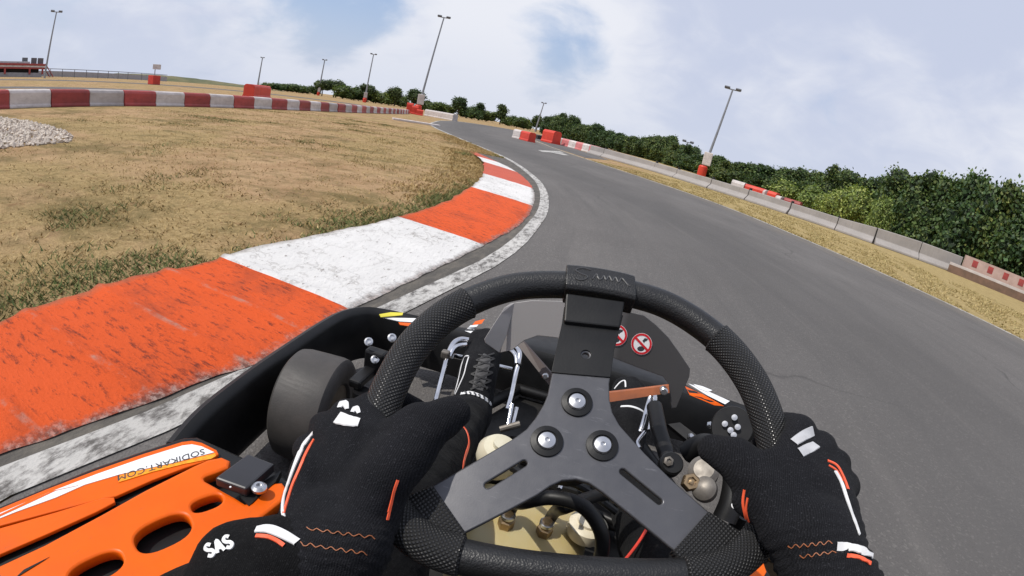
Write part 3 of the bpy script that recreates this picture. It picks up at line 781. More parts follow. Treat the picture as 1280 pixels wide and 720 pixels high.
def rblock(px1, py1, px2, py2, d1, d2, H, W, mt, label, group=None, cat='barrier block'):
    k1, k2 = ray(px1, py1), ray(px2, py2)
    a = polar(math.degrees(math.atan2(k1.x, k1.y)), d1); b = polar(math.degrees(math.atan2(k2.x, k2.y)), d2)
    return block('barrier_block', a, b, H, W, mt, label, cat, group)
rblock(533, 142, 569, 149, 58, 54, 0.75, 0.8, WHITE_PL, 'long cream barrier block standing right of the red lamp post base')
rblock(585, 0, 585, 0, 1, 1, 1, 1, WHITE_PL, '') if False else None
rblock(644, 172, 653, 174, 31.0, 30.2, 0.56, 0.5, WHITE_PL, 'white half of the short barrier at the track fork', 'short barrier at the track fork')
rblock(653, 174, 664, 178, 30.2, 29.0, 0.56, 0.5, SCARLET, 'red half of the short barrier at the track fork', 'short barrier at the track fork')
rblock(681, 178, 695, 180, 38, 37, 0.95, 0.9, SCARLET, 'tall orange-red box behind the track fork before the hedge')
rblock(664, 177, 674, 178, 44, 43, 0.35, 0.5, DARKGAP, 'low dark rubber bumper at the foot of a lamp post by the fork')
xs_ = [696, 705, 714, 723, 732, 741, 749]
for i in range(6):
    rblock(xs_[i], 180, xs_[i + 1], 180, 39 - i * 1.0, 38 - i * 1.0, 0.55, 0.5, FADED if i in (1, 3, 5) else WHITE_PL, ('faded pink' if i in (1, 3, 5) else 'white') + ' barrier block, ' + ORD[i] + ' from the left in the short row before the wall', 'short row of blocks before the wall')
# blocks lying behind the concrete wall
for i, (x1, x2, mt, H, nm) in enumerate([(914, 931, WHITE_PL, .70, 'white barrier block behind the wall, leftmost of the group'), (931, 958, SCARLET, .68, 'long red barrier block behind the wall beside the white one'), (958, 961, WHITE_PL, .66, 'tiny white barrier block between the two red ones behind the wall'), (961, 973, SCARLET, .68, 'short red barrier block behind the wall'), (973, 980, WHITE_PL, .58, 'small white barrier block at the right of the short red one'), (981, 1003, RED_PL, .60, 'dark red barrier block behind the wall, rightmost of the group')]):
    rblock(x1, 235 + i * 3, x2, 236 + i * 3, 24.6 - i * .25, 24.4 - i * .25, H, 0.5, mt, nm, 'blocks behind the concrete wall')
rblock(311, 112, 333, 112, 36, 39, 0.88, 0.9, SCARLET, 'pair of stacked red box barriers beyond the infield row')
for i, (az, d) in enumerate([(-25.9, 56), (-25.3, 54.5), (-24.7, 53.5)]):
    a = polar(az, d); b = polar(az + 0.75, d)
    block('barrier_block', a, b, (1.15, 0.9, 0.6)[i], 0.8, SCARLET, ('tall', 'mid-height', 'low')[i] + ' red box barrier at the far end of the infield row', 'barrier block', 'red boxes at the far end of the infield row')
k = atz(520, 154); tag(MB().box((k.x, k.y, 0.05), (2.4, 0.5, 0.1), Matrix.Rotation(0.6, 3, 'Z'), bev=0.02).build('kerb_slab', WHITE_PL), 'pale flat slab lying in the dry grass near the far bend', 'slab')

# ------------------------------------------------------------------ concrete wall on the right
m = NT('concrete'); v = m.coord('Object')
n1 = m.noise(v, 1.2, 6, 0.7); n2 = m.noise(v, 35, 4); n3 = m.noise(m.coord('Object', (6, 6, 0.6)), 2.0, 5)
c = m.mix(m.ramp(n1, 0.35, 0.65), (0.36, 0.335, 0.32), (0.29, 0.27, 0.258))
c = m.mix(m.math('MULTIPLY', m.ramp(n3, 0.52, 0.75), 0.4), c, (0.21, 0.195, 0.185))
c = m.mix(m.math('MULTIPLY', m.ramp(n2, 0.5, 0.7), 0.3), c, (0.36, 0.33, 0.30))
m.set(color=c, rough=0.9, spec=0.2); m.bump(n2, 0.4, 0.01); CONC = m.mat
wd_ = [(-4.4, 31.4), (-2.8, 30.2), (3.2, 26.8), (5.8, 25.2), (9.8, 23.2), (14.1, 21.9), (18.9, 20.9), (24.2, 20.5), (28.4, 20.3), (33.2, 20.8), (37.6, 21.4)]
hts = [(-5, .56), (5, .47), (20, .48), (24, .50), (28, .60), (33, .66), (60, .68)]
for i in range(len(wd_) - 1):
    (a1, d1), (a2, d2) = wd_[i], wd_[i + 1]
    p, q = polar(a1, d1), polar(a2, d2); t = (q - p).normalized(); nrm = V((-t.y, t.x, 0))
    p = p + t * 0.012; q = q - t * 0.012
    h1, h2 = interp(hts, a1), interp(hts, a2)
    W0, W1 = 0.30, 0.11
    mb = MB()
    def sect(c, h): return [c - nrm * W0, c - nrm * W0 + V((0, 0, .08)), c - nrm * W1 + V((0, 0, .25)), c - nrm * W1 + V((0, 0, h)), c + nrm * W1 + V((0, 0, h)), c + nrm * W1 + V((0, 0, .25)), c + nrm * W0 + V((0, 0, .08)), c + nrm * W0]
    s1, s2 = sect(p, h1), sect(q, h2)
    vs = s1 + s2; fs = [tuple(range(7, -1, -1)), tuple(range(8, 16))] + [(j, (j + 1) % 8, 8 + (j + 1) % 8, 8 + j) for j in range(8)]
    o = mb.add(vs, fs).build('concrete_barrier', CONC)
    bevelled(o, 0.02)
    tag(o, 'grey concrete wall element along the right verge, %s from the left end' % ORD[i], 'concrete barrier', 'concrete wall elements along the right verge')
    if i < len(wd_) - 2:
        c = polar(a2, d2)
        jo = MB().box((c.x, c.y, min(h1, h2) / 2 + 0.16), (0.085, 0.12, min(h1, h2) * 0.72), Matrix.Rotation(math.atan2(t.y, t.x), 3, 'Z'), bev=0.01).build('joint_pad', DARKGAP, o)
# stepped red and white wall beyond the concrete one
SP = [polar(a, d) for a, d in ((36.6, 20.6), (41, 20.7), (46, 21.2), (52, 22.2))]
e = empty('kerb_wall', SP[0], 'low pale stepped wall with red squares at the right end of the concrete wall', 'kerb wall')
RIM_P = [polar(a, d) for a, d in ((37.9, 22.3), (42, 22.5), (47, 22.9), (53, 24))]
def strip_solid(P, w, z, name, mt, z0=0.0):
    P = resample(catmull(P, 6), 20); Q = offset(P, -w); mb = MB(); n = len(P); vs = []; fs = []
    for a, b in zip(P, Q): vs += [V((a.x, a.y, z0)), V((a.x, a.y, z)), V((b.x, b.y, z)), V((b.x, b.y, z0))]
    for i in range(n - 1):
        for j in range(4): fs.append((i * 4 + j, i * 4 + (j + 1) % 4, (i + 1) * 4 + (j + 1) % 4, (i + 1) * 4 + j))
    fs += [(3, 2, 1, 0), ((n - 1) * 4, (n - 1) * 4 + 1, (n - 1) * 4 + 2, (n - 1) * 4 + 3)]
    return mb.add(vs, fs).build(name, mt, e)
PINK = pm('pale_pink_concrete', (0.50, 0.36, 0.31), (0.40, 0.28, 0.24), 3, 0.85, bump=0.2, bscale=30)
BRICK = pm('brown_base', (0.19, 0.115, 0.08), (0.13, 0.085, 0.06), 4, 0.9, bump=0.3, bscale=30)
strip_solid(SP, 0.35, 0.27, 'base_step', BRICK); strip_solid(SP, 0.22, 0.36, 'white_edge', WHITE_PL, 0.27)
strip_solid(RIM_P, 0.5, 0.78, 'upper_wall', PINK)
rp = resample(catmull(RIM_P, 6), 60)
for i in range(9):
    a, b = rp[3 + i * 6], rp[5 + i * 6]
    t = (b - a).normalized(); nrm = V((t.y, -t.x, 0))
    MB().prism([a + nrm * .004 + V((0, 0, .45)), b + nrm * .004 + V((0, 0, .45)), b + nrm * .004 + V((0, 0, .70)), a + nrm * .004 + V((0, 0, .70))], nrm * 0.006).build('red_square', RED_PL, e)

# ------------------------------------------------------------------ floodlight poles
STEEL = pm('galvanised_steel', (0.30, 0.31, 0.33), (0.24, 0.25, 0.27), 3, 0.45, metal=0.6)
LAMPH = pm('lamp_housing', (0.12, 0.12, 0.13), None, 8, 0.5)
LENS = pm('lamp_glass', (0.55, 0.57, 0.60), None, 8, 0.2)
poles = [(-64.2, 84, -63.55, 5.65, 'plain grey floodlight pole at the far left behind the infield', False),
         (-42.45, 205, -42.3, 3.05, 'slim grey floodlight pole beside the red box barriers', False),
         (-35.8, 165, -35.64, 3.65, 'slim grey floodlight pole at the left end of the far trees', True),
         (-30.65, 125, -30.47, 5.04, 'grey floodlight pole with red foot amid the far trees', True),
         (-24.6, 64, -23.58, 10.34, 'tallest grey floodlight pole with red and white foot left of the far bend', True),
         (-11.1, 150, -10.75, 3.08, 'thin pale floodlight pole behind the track fork', False),
         (5.8, 72, 6.02, 2.44, 'short looking grey floodlight pole left of the taller one behind the wall', True),
         (8.35, 50, 9.47, 9.28, 'tall grey floodlight pole with white and red foot behind the concrete wall', True)]
for (ab, d, at2, el, lab, foot) in poles:
    b = polar(ab, d); top = polar(at2, d, hh(d, el)); H = (top - b).length
    e = empty('floodlight_pole', b, lab, 'floodlight pole', 'floodlight poles around the circuit')
    s = max(1.0, d / 90)
    ax = (top - b).normalized()
    MB().tube([b, b + ax * H * .5, top], [0.15 * s, 0.115 * s, 0.08 * s], 10).build('mast', STEEL, e, True)
    side = V((math.cos(R(ab)), -math.sin(R(ab)), 0)); fw = V((side.y, -side.x, 0))
    cb = MB(); cb.tube([top - side * 0.75, top + side * 0.75], 0.06 * s, 6); cb.build('crossbar', STEEL, e)
    for k in (-1, 1):
        c = top + side * 0.55 * k + V((0, 0, 0.12))
        h = MB().box(c, (0.55, 0.42, 0.2), Matrix.Rotation(-R(ab), 3, 'Z') @ Matrix.Rotation(0.35, 3, 'X'), bev=0.04).build('lamp_head', LAMPH, e)
        MB().box(c - V((0, 0, 0.125)), (0.42, 0.3, 0.03), Matrix.Rotation(-R(ab), 3, 'Z') @ Matrix.Rotation(0.35, 3, 'X')).build('lamp_glass', LENS, h)
    if foot:
        MB().lathe([(0.42, 0), (0.45, 0.1), (0.45, 1.0), (0.36, 1.12), (0.2, 1.14)], b, n=16).build('foot_guard', SCARLET, e, True)
        MB().box(b + ax * 1.85, (0.85, 0.6, 1.3), Matrix.Rotation(-R(ab), 3, 'Z'), bev=0.06).build('white_sleeve', WHITE_PL, e)

# ------------------------------------------------------------------ far left: fence, red building, marshal post, low bank
FENCE = pm('fence_wire', (0.16, 0.16, 0.17), None, 8, 0.6, metal=0.3)
fp = [polar(a, d) for a, d in ((-66, 112), (-62.5, 114), (-59, 117), (-56, 121), (-52, 128))]
e = empty('mesh_fence', fp[0], 'long grey fence with thin posts running right from the red building', 'fence')
for i in range(len(fp) - 1):
    a, b = fp[i], fp[i + 1]
    n = 3
    for j in range(n):
        p = a.lerp(b, j / n); MB().tube([p, p + V((0, 0, 1.55))], 0.06, 6).build('post', FENCE, e)
    MB().tube([a + V((0, 0, 1.5)), b + V((0, 0, 1.5))], 0.06, 6).build('rail', FENCE, e)
    MB().prism([a + V((0, 0, .05)), b + V((0, 0, .05)), b + V((0, 0, 1.1)), a + V((0, 0, 1.1))], V((0.02, 0.02, 0))).build('panel', pm('fence_panel', (0.36, 0.35, 0.36), (0.30, 0.29, 0.3), 2, 0.8), e)
e = empty('pit_building', polar(-68, 100), 'low red and white open-sided building with flat pale roof at the far left', 'building')
yaw = Matrix.Rotation(R(68), 3, 'Z')
def bl(c, size, name, mt, bev=0.03, par=None):
    q = polar(-68, 100); o = MB().box(q + yaw @ V((c[0], c[1], 0)) + V((0, 0, c[2])), size, yaw, bev=bev).build(name, mt, par or e); return o
bl((-4, 0, 0.35), (20, 4, 0.7), 'base_wall', pm('grey_render', (0.34, 0.33, 0.34), None, 2, 0.8))
bl((-4, 0.3, 1.0), (19, 3, 0.6), 'dark_opening', DARKGAP)
bl((-4, 0, 1.42), (21.2, 4.4, 0.26), 'lower_beam', RED_PL); bl((-4, 0, 1.7), (21.0, 4.3, 0.28), 'white_fascia', WHITE_PL); bl((-4, 0, 2.0), (21.4, 4.5, 0.3), 'upper_beam', RED_PL)
bl((-5, 0, 2.3), (18, 4, 0.3), 'roof', pm('pale_roof', (0.45, 0.45, 0.48), None, 2, 0.6))
for k in (-12, -8, -4, 0, 4, 6.1): bl((k, -2.05, 0.9), (0.3, 0.3, 0.85), 'column', RED_PL)
for k in (3.2, 4.7, 5.8): bl((k, 0, 2.62), (0.9, 1.5, 0.95), 'roof_unit', LAMPH)
for k in (6.6, 7.2): MB().tube([polar(-68, 100) + yaw @ V((k - .6, -1, 0)) + V((0, 0, 2.2)), polar(-68, 100) + yaw @ V((k + .8, -1, 0)) + V((0, 0, .1))], 0.09, 6).build('brace', RED_PL, e)
q = polar(-53.3, 62)
e = empty('marshal_post', q, 'small red marshal stand with white board on a pole in the far infield', 'marshal post')
MB().box(q + V((0, 0, .5)), (1.0, 1.0, 1.0), bev=.05).build('stand', SCARLET, e); MB().tube([q + V((0, 0, 1)), q + V((0, 0, 2.2))], .05, 6).build('pole', STEEL, e)
MB().box(q + V((.15, .1, 1.95)), (.9, .06, .55), Matrix.Rotation(R(53), 3, 'Z'), bev=.02).build('board', WHITE_PL, e)
# low green bank
m_bank = pm('bank_grass', (0.14, 0.125, 0.055), (0.075, 0.085, 0.035), 0.12, 0.95, lo=.42, hi=.58)
mb = MB(); vs = []; fs = []
BN = 40
for i in range(BN + 1):
    a = -59.5 + 20 * i / BN; hgt = 1.9 * math.sin(math.pi * min(1, (i + 3) / BN)) ** 0.6 * (1 - i / BN * .55) + 0.15 * noise.noise(V((i * .7, 0, 0)))
    vs += [polar(a, 150), polar(a, 158, max(.05, hgt)), polar(a, 175, max(.05, hgt * .9)), polar(a, 190)]
for i in range(BN):
    for j in range(3): fs.append((i * 4 + j, i * 4 + j + 1, (i + 1) * 4 + j + 1, (i + 1) * 4 + j))
tag(mb.add(vs, fs).build('hill', m_bank, smooth=True), kind='structure')
# other track surfaces and dirt bands in the infield beyond the row
for (r1, r2, a1, a2, mt) in ((30, 34, -75, -38, ASPHALT), (60, 68, -72, -30, ASPHALT)):
    A_ = [polar(a1 + (a2 - a1) * i / 30, r1) for i in range(31)]; B_ = [polar(a1 + (a2 - a1) * i / 30, r2) for i in range(31)]
    ribbon(A_, B_, 0.006, 'infield_track', mt, 30, 1)
# ------------------------------------------------------------------ kart materials
BLACK_PL = pm('black_plastic', (0.004, 0.004, 0.0045), (0.010, 0.010, 0.0102), 9, 0.45, spec=.32, bump=0.15, bscale=350, bdist=0.0006)
BLACK_MT = pm('black_metal', (0.004, 0.004, 0.005), (0.010, 0.0095, 0.0095), 14, 0.42, spec=.3, rvar=0.15)
CHROME = pm('chromed_steel', (0.75, 0.75, 0.77), (0.55, 0.55, 0.57), 30, 0.16, metal=1.0)
ALU = pm('aluminium', (0.62, 0.62, 0.63), (0.45, 0.45, 0.46), 40, 0.3, metal=1.0)
BRASS = pm('dull_brass', (0.42, 0.30, 0.17), (0.28, 0.20, 0.12), 40, 0.35, metal=0.9)
STEELG = pm('worn_steel', (0.22, 0.20, 0.175), (0.12, 0.105, 0.09), 35, 0.5, metal=0.6)
RUSTY = pm('orange_brown_bracket', (0.36, 0.105, 0.035), (0.22, 0.07, 0.03), 25, 0.5)
ORANGE = pm('orange_panel', (0.76, 0.118, 0.002), (0.66, 0.095, 0.002), 7, 0.42, spec=.22, bump=.12, bscale=60, rvar=0.15)
t_ = ORANGE.node_tree; b_ = [n for n in t_.nodes if n.type == 'BSDF_PRINCIPLED'][0]; src = b_.inputs['Base Color'].links[0].from_socket
tcn = t_.nodes.new('ShaderNodeTexCoord'); mpn = t_.nodes.new('ShaderNodeMapping'); mpn.inputs['Scale'].default_value = (55, 9, 20); mpn.inputs['Rotation'].default_value = (0, 0, .5)
nz_ = t_.nodes.new('ShaderNodeTexNoise'); nz_.inputs['Scale'].default_value = 4; nz_.inputs['Detail'].default_value = 8; nz_.inputs['Roughness'].default_value = .75
rp_ = t_.nodes.new('ShaderNodeValToRGB'); rp_.color_ramp.elements[0].position = .60; rp_.color_ramp.elements[1].position = .70; rp_.color_ramp.elements[1].color = (.5, .5, .5, 1)
mx = t_.nodes.new('ShaderNodeMix'); mx.data_type = 'RGBA'; mx.inputs[7].default_value = (.34, .085, .03, 1)
t_.links.new(tcn.outputs['Object'], mpn.inputs[0]); t_.links.new(mpn.outputs[0], nz_.inputs['Vector']); t_.links.new(nz_.outputs[0], rp_.inputs[0]); t_.links.new(rp_.outputs[0], mx.inputs[0]); t_.links.new(src, mx.inputs[6]); t_.links.new(mx.outputs[2], b_.inputs['Base Color'])
YELLOW = pm('amber_hatch', (0.83, 0.36, 0.01), (0.86, 0.26, 0.008), 120, 0.35, lo=.45, hi=.55)
WHITE_GL = pm('white_sticker', (0.80, 0.80, 0.80), (0.72, 0.72, 0.72), 6, 0.3, coat=0.2, rvar=0.06)
INK = pm('dark_lettering', (0.045, 0.047, 0.055), None, 6, 0.4)
RED_ST = pm('red_sticker', (0.62, 0.02, 0.03), None, 6, 0.35)
PANEL_SUNLIT = pm('smoky_grey_sunlit', (0.30, 0.285, 0.28), (0.25, 0.24, 0.235), 5, 0.5)  # paler copy of the panel plastic, sunlight on the wing put into its colour
CABLE_RED = pm('red_cable', (0.70, 0.045, 0.02), None, 6, 0.4)
m = NT('tyre_rubber'); v = m.coord('Object')
n1 = m.noise(v, 9, 5); n2 = m.noise(m.coord('Object', (8, 60, 60)), 3, 4)
m.set(color=m.mix(m.ramp(n1, .35, .65), (0.040, 0.037, 0.035), (0.068, 0.060, 0.055)), rough=m.math('ADD', m.math('MULTIPLY', n2, 0.3), 0.42), spec=0.4)
m.bump(m.noise(v, 260, 3), 0.25, 0.001); RUBBER = m.mat
m = NT('tank_plastic'); v = m.coord('Object')
m.set(color=m.mix(m.ramp(m.noise(v, 9, 3), .3, .7), (0.47, 0.40, 0.22), (0.42, 0.31, 0.11)), rough=0.35, sss=0.25)
m.b.inputs['Subsurface Radius'].default_value = (0.03, 0.02, 0.008); m.b.inputs['Subsurface Scale'].default_value = 1.0
TANK = m.mat
m = NT('anodised_plate'); v = m.coord('Object')
nz = m.noise(v, 30, 4)
scr = m.ramp(m.noise(m.coord('Object', (14, 90, 40)), 3, 8, .75), .60, .68)
m.set(color=m.mix(m.math('MULTIPLY', scr, .35), m.mix(nz, (0.078, 0.078, 0.086), (0.125, 0.124, 0.13)), (.26, .26, .27)), metal=0.6, rough=m.math('ADD', m.math('MULTIPLY', m.noise(v, 90, 5), 0.22), 0.27), spec=0.5)
m.bump(m.noise(v, 900, 2), 0.12, 0.0004); PLATE = m.mat
# smooth grained rubber of the rim, and the dimpled grips
m = NT('rim_leatherette'); v = m.coord('Object')
vo = m.node('ShaderNodeTexVoronoi'); vo.inputs['Scale'].default_value = 620; m.L(v, vo.inputs['Vector'])
m.set(color=m.mix(m.noise(v, 40, 4), (0.006, 0.006, 0.0065), (0.012, 0.012, 0.0125)), rough=m.math('ADD', m.math('MULTIPLY', m.noise(v, 60, 4), 0.3), 0.28), spec=0.5)
m.bump(m.math('ADD', vo.outputs['Distance'], m.noise(v, 300, 3)), 0.35, 0.0007); RIMM = m.mat
m = NT('dimpled_grip'); at_ = m.node('ShaderNodeAttribute'); at_.attribute_name = 'wrap'
vo = m.node('ShaderNodeTexVoronoi'); vo.inputs['Scale'].default_value = 1.0; vo.inputs['Randomness'].default_value = 0.0; vo.voronoi_dimensions = '2D'
m.L(at_.outputs['Vector'], vo.inputs['Vector'])
dome = m.ramp(vo.outputs['Distance'], 0.16, 0.52, (1, 1, 1, 1), (0, 0, 0, 1))
m.set(color=m.mix(dome, (0.003, 0.003, 0.003), (0.024, 0.024, 0.0255)), rough=m.mix(dome, (0.8, 0.8, 0.8), (0.30, 0.30, 0.30)), spec=0.5)  # highlights on the domes and shade in the gaps put into the colour
m.bump(dome, 0.85, 0.0011); GRIPM = m.mat

KART = empty('go_kart', (0.02, 0.5, 0), 'low black and orange racing kart cornering beside the kerb, seen from the driver seat', 'go-kart')
# ------------------------------------------------------------------ steering wheel
HC = V((0.0146, 0.336, 0.583))
N_ = V((0, -0.5446, 0.8387)); u0 = V((1, 0, 0)); v0 = V((0, 0.8387, 0.5446))
dl = R(11); U_ = u0 * math.cos(dl) + v0 * math.sin(dl); V_ = v0 * math.cos(dl) - u0 * math.sin(dl)
def WT(u, v, w=0.0):           # millimetres in the wheel's own plane
    return HC + U_ * (u * .001) + V_ * (v * .001) + N_ * (w * .001)
half = [(8, 149), (40, 147), (74, 139), (104, 121), (130, 95), (149, 60), (158, 22), (160, -12), (154, -46), (141, -74), (121, -94), (98, -104), (60, -108), (8, -109)]
half = [(8 + (x - 8) * 1.085, y * 1.012) for x, y in half]
prof2 = half + [(16 - x, y) for x, y in reversed(half[1:-1])]
rimP = resample(catmull([(x, y, 0) for x, y in prof2], 10, True) + [V((8, 149, 0))], 241)[:-1]
def rim_i(pred): return min(range(240), key=pred)
def rim_world(i): p = rimP[i % 240]; return WT(p.x, p.y, 0)
rim = MB().tube([rim_world(i) for i in range(240)], 0.0134, 20, closed=True, up=N_).build('steering_wheel', RIMM, KART, True, sharp=0)
def wrap_tube(P, r, n, name, mt, parent, pitch=2.7, bulge=None):
    mb = MB(); k = len(P); rr = [r] * k
    rr[0] = rr[-1] = r * 0.9; rr[1] = rr[-2] = r * 1.03
    mb.tube(P, rr, n, up=N_); me = mb.mesh(name)
    a = me.attributes.new('wrap', 'FLOAT_VECTOR', 'POINT'); s = 0.0; dat = []
    for i in range(k):
        if i: s += (P[i] - P[i - 1]).length * 1000
        for j in range(n):
            tt = j if j <= n // 2 else j - n
            t = 2 * math.pi * tt / n * r * 1000
            x, y = s / pitch, t / pitch
            dat += [(x + y) * 0.7071, (x - y) * 0.7071, 0.0]
    a.data.foreach_set('vector', dat)
    o = link(name, me, mt, parent, True); sharpen(me, 50); return o
iL0 = rim_i(lambda i: (rimP[i] - V((-101, 113, 0))).length); iL1 = rim_i(lambda i: (rimP[i] - V((-74, -107, 0))).length)
iR0 = rim_i(lambda i: (rimP[i] - V((128, 104, 0))).length); iR1 = rim_i(lambda i: (rimP[i] - V((86, -107, 0))).length)
aL, bL = sorted((iL0, iL1)); aR, bR = sorted((iR0, iR1))
fineL = resample([rim_world(i) for i in range(aL, bL + 1)], 160); fineR = resample([rim_world(i) for i in range(aR, bR + 1)], 160)
wrap_tube(fineL, 0.0152, 44, 'grip', GRIPM, rim)
wrap_tube(fineR, 0.0152, 44, 'grip', GRIPM, rim)
# spoke plate with two slots and a key hole
def arc(cx, cy, r, a0, a1, n=8): return [(cx + r * math.cos(R(a0 + (a1 - a0) * i / n)), cy + r * math.sin(R(a0 + (a1 - a0) * i / n))) for i in range(n + 1)]
plate = [(-14, 128), (-16, 100), (-22, 45), (-23.5, 30), (-26, 21), (-31, 9), (-38, -3), (-47, -12), (-72, -33), (-117, -71), (-111, -84), (-93, -98), (-76, -90), (-26, -54), (-17, -46), (-8, -40.5), (3, -38.5), (13, -40.5), (24, -47), (50, -66), (80, -89), (96, -98), (118, -84), (122, -72), (76, -33), (56, -14), (44, -1), (35, 9), (29, 20), (26.5, 32), (26, 47), (30, 79), (35, 101), (39, 126)]
def slot(a, b, r):
    a, b = V((*a, 0)), V((*b, 0)); t = math.degrees(math.atan2(b.y - a.y, b.x - a.x))
    return [(a.x + x, a.y + y) for x, y in arc(0, 0, r, t + 90, t + 270)] + [(b.x + x, b.y + y) for x, y in arc(0, 0, r, t - 90, t + 90)]
key = arc(6, 73, 4.2, 0, 330, 14)
PT = lambda u, v, w: WT(u, v, w - 3)
sp = curve_plate('spoke_plate', [plate, slot((-38, -31), (-63, -52), 3.6), slot((39, -30), (68, -52), 3.6), key], 1.2, 1.1, PT, PLATE, rim)
curve_plate('spoke_sleeve', [[(-22.8, 52), (-20.5, 72), (-16.6, 104), (-15.6, 122), (39.6, 120), (36, 104), (31, 82), (27.4, 53)], arc(6, 73, 5.0, 0, 330, 14)], .5, .4, lambda u, v, w: WT(u, v, w - .1), BLACK_PL, rim)
for (u, v) in ((0, 26), (-22, -11), (22, -10)):
    w = MB().lathe([(0.0128, 0), (0.0132, .001), (0.0128, .0032), (0.0085, .0042), (0.0085, .003)], WT(u, v, -1.9), N_, 32).build('rubber_washer', BLACK_PL, rim, True)
    MB().lathe([(0.0078, 0), (0.0078, .0008), (0.0066, .0022), (0.003, .0030), (0.0019, .0031), (0.0019, .0015), (1e-5, .0013)], WT(u, v, 0.8), N_, 28).build('bolt', ALU, rim, True)
# dimpled flaps that cover the ends of the lower spokes
def flap(pts):
    me_l = dens2(pts, 6); mb = MB(); n = len(me_l)
    c = V((sum(p[0] for p in me_l) / n, sum(p[1] for p in me_l) / n, 0))
    vs = []; uv = []
    for (k, w) in ((1.0, -6), (1.0, 1.6), (.97, 3.0), (.9, 3.6)):
        for p in me_l:
            q = c + (V((p[0], p[1], 0)) - c) * k; vs.append(PT(q.x, q.y, w + 3.0)); uv.append((q.x, q.y))
    fs = [tuple(range(3 * n, 4 * n))]
    for r_ in range(3):
        for j in range(n): fs.append((r_ * n + j, r_ * n + (j + 1) % n, (r_ + 1) * n + (j + 1) % n, (r_ + 1) * n + j))
    me = MB().add(vs, fs).mesh('grip_flap'); a = me.attributes.new('wrap', 'FLOAT_VECTOR', 'POINT')
    a.data.foreach_set('vector', [k for (x, y) in uv for k in ((x + y) * .7071 / 2.7, (x - y) * .7071 / 2.7, 0.0)])
    o = link('grip_flap', me, GRIPM, rim, True); sharpen(me, 40)
def dens2(L, k):
    out = []
    for i in range(len(L)):
        a, b = L[i], L[(i + 1) % len(L)]
        for j in range(k): out.append((a[0] + (b[0] - a[0]) * j / k, a[1] + (b[1] - a[1]) * j / k))
    return out
flap([(-103, -59), (-73, -91), (-84, -103), (-104, -106), (-128, -92), (-130, -76)])
flap([(107, -59), (77, -91), (88, -103), (108, -106), (133, -92), (135, -76)])
# square sleeve over the rim at the top and the strap under it
pad = MB()
PR = [V((x, y, 0)) for x, y in [(-17, 150.5), (-5, 150.8), (8, 150.8), (20, 150.2), (32, 149), (42, 147.6), (50, 146)]]
vs = []; fs = []
cs_ = [(-15.5, -10), (-15.5, 12), (-12, 15.4), (0, 16.4), (12, 15.4), (15.5, 12), (15.5, -10), (10, -15), (-10, -15)]
for i, p in enumerate(PR):
    k = 0.985 if i in (0, len(PR) - 1) else 1.0
    for (b, w) in cs_: vs.append(WT(p.x, p.y + b * k, w * k))
n = len(cs_)
for i in range(len(PR) - 1):
    for j in range(n): fs.append((i * n + j, i * n + (j + 1) % n, (i + 1) * n + (j + 1) % n, (i + 1) * n + j))
fs += [tuple(range(n - 1, -1, -1)), tuple((len(PR) - 1) * n + j for j in range(n))]
bevelled(pad.add(vs, fs).build('logo_pad', RIMM, rim), 0.0012, 2, 20)
st = MB(); 
quad = [(-15.5, 133), (40.5, 131), (35.5, 103), (-15.5, 103)]
st.prism([WT(u, v, 9 - (133 - v) * .13) for u, v in quad], N_ * -0.010)
bevelled(st.build('strap', BLACK_PL, rim), 0.0015, 2)
sg = [[(6, 158.5), (0, 160), (-6, 158.5), (-8, 155.5), (-3, 152), (3, 149.5), (1, 146), (-4, 144.5), (-8, 146)], [(8, 147), (10, 151), (12, 154), (13, 150), (15, 147.5), (17, 149), (19, 152.5), (21, 148), (24, 153), (27, 147.5), (30, 152.5), (33, 147), (36, 152), (39, 149), (42, 145), (44, 144)]]
sgm = MB()
for s_ in sg:
    P = [WT(p.x, p.y, 15.6 + 0.9 * (1 - abs(p.y - 150.5) / 12)) for p in catmull([(x, y, 0) for x, y in s_], 6)]
    sgm.tube(P, 0.0008, 6)
LOGO = pm('raised_lettering', (0.05, 0.05, 0.052), None, 30, 0.4)
sgm.build('signature', LOGO, rim, True)
# column and hub
MB().tube([HC - N_ * 0.008, HC - N_ * 0.05], 0.031, 24).build('steering_hub', BLACK_MT, KART, True)
MB().tube([HC - N_ * 0.05, HC - N_ * 0.075, V((.02, .86, .21))], 0.0125, 16).build('steering_column', BLACK_PL, KART, True)

# ------------------------------------------------------------------ front wheels
def front_wheel(x, y, steer, inner):
    c = V((x, y, 0.128)); a = R(steer); ax = V((math.cos(a), math.sin(a), 0))
    w = 0.0625
    prof = [(0.066, -w * .80), (0.072, -w * .92), (0.095, -w), (0.116, -w * .96), (0.125, -w * .84), (0.1278, -w * .6), (0.1282, 0), (0.1278, w * .6), (0.125, w * .84), (0.116, w * .96), (0.095, w), (0.072, w * .92), (0.066, w * .80)]
    t = MB().lathe(prof, c, ax, 64).build('front_tyre', RUBBER, KART, True)
    s = inner
    MB().lathe([(0.068, -w * .82), (0.062, -w * .6), (0.050, -w * .3), (0.050, w * .3), (0.062, w * .6), (0.068, w * .82)], c, ax, 48).build('rim', pm('wheel_rim', (0.11, 0.085, 0.06), (0.06, 0.05, 0.04), 30, 0.4, metal=0.7) if 'wheel_rim' not in bpy.data.materials else bpy.data.materials['wheel_rim'], t, True)
    MB().lathe([(0.001, -.0), (0.05, .0), (0.05, .012), (0.03, .02), (0.03, .05), (0.016, .055), (0.016, .07), (0.001, .072)], c + ax * s * 0.005, ax * s, 32).build('hub', BRASS, t, True)
    return c, ax
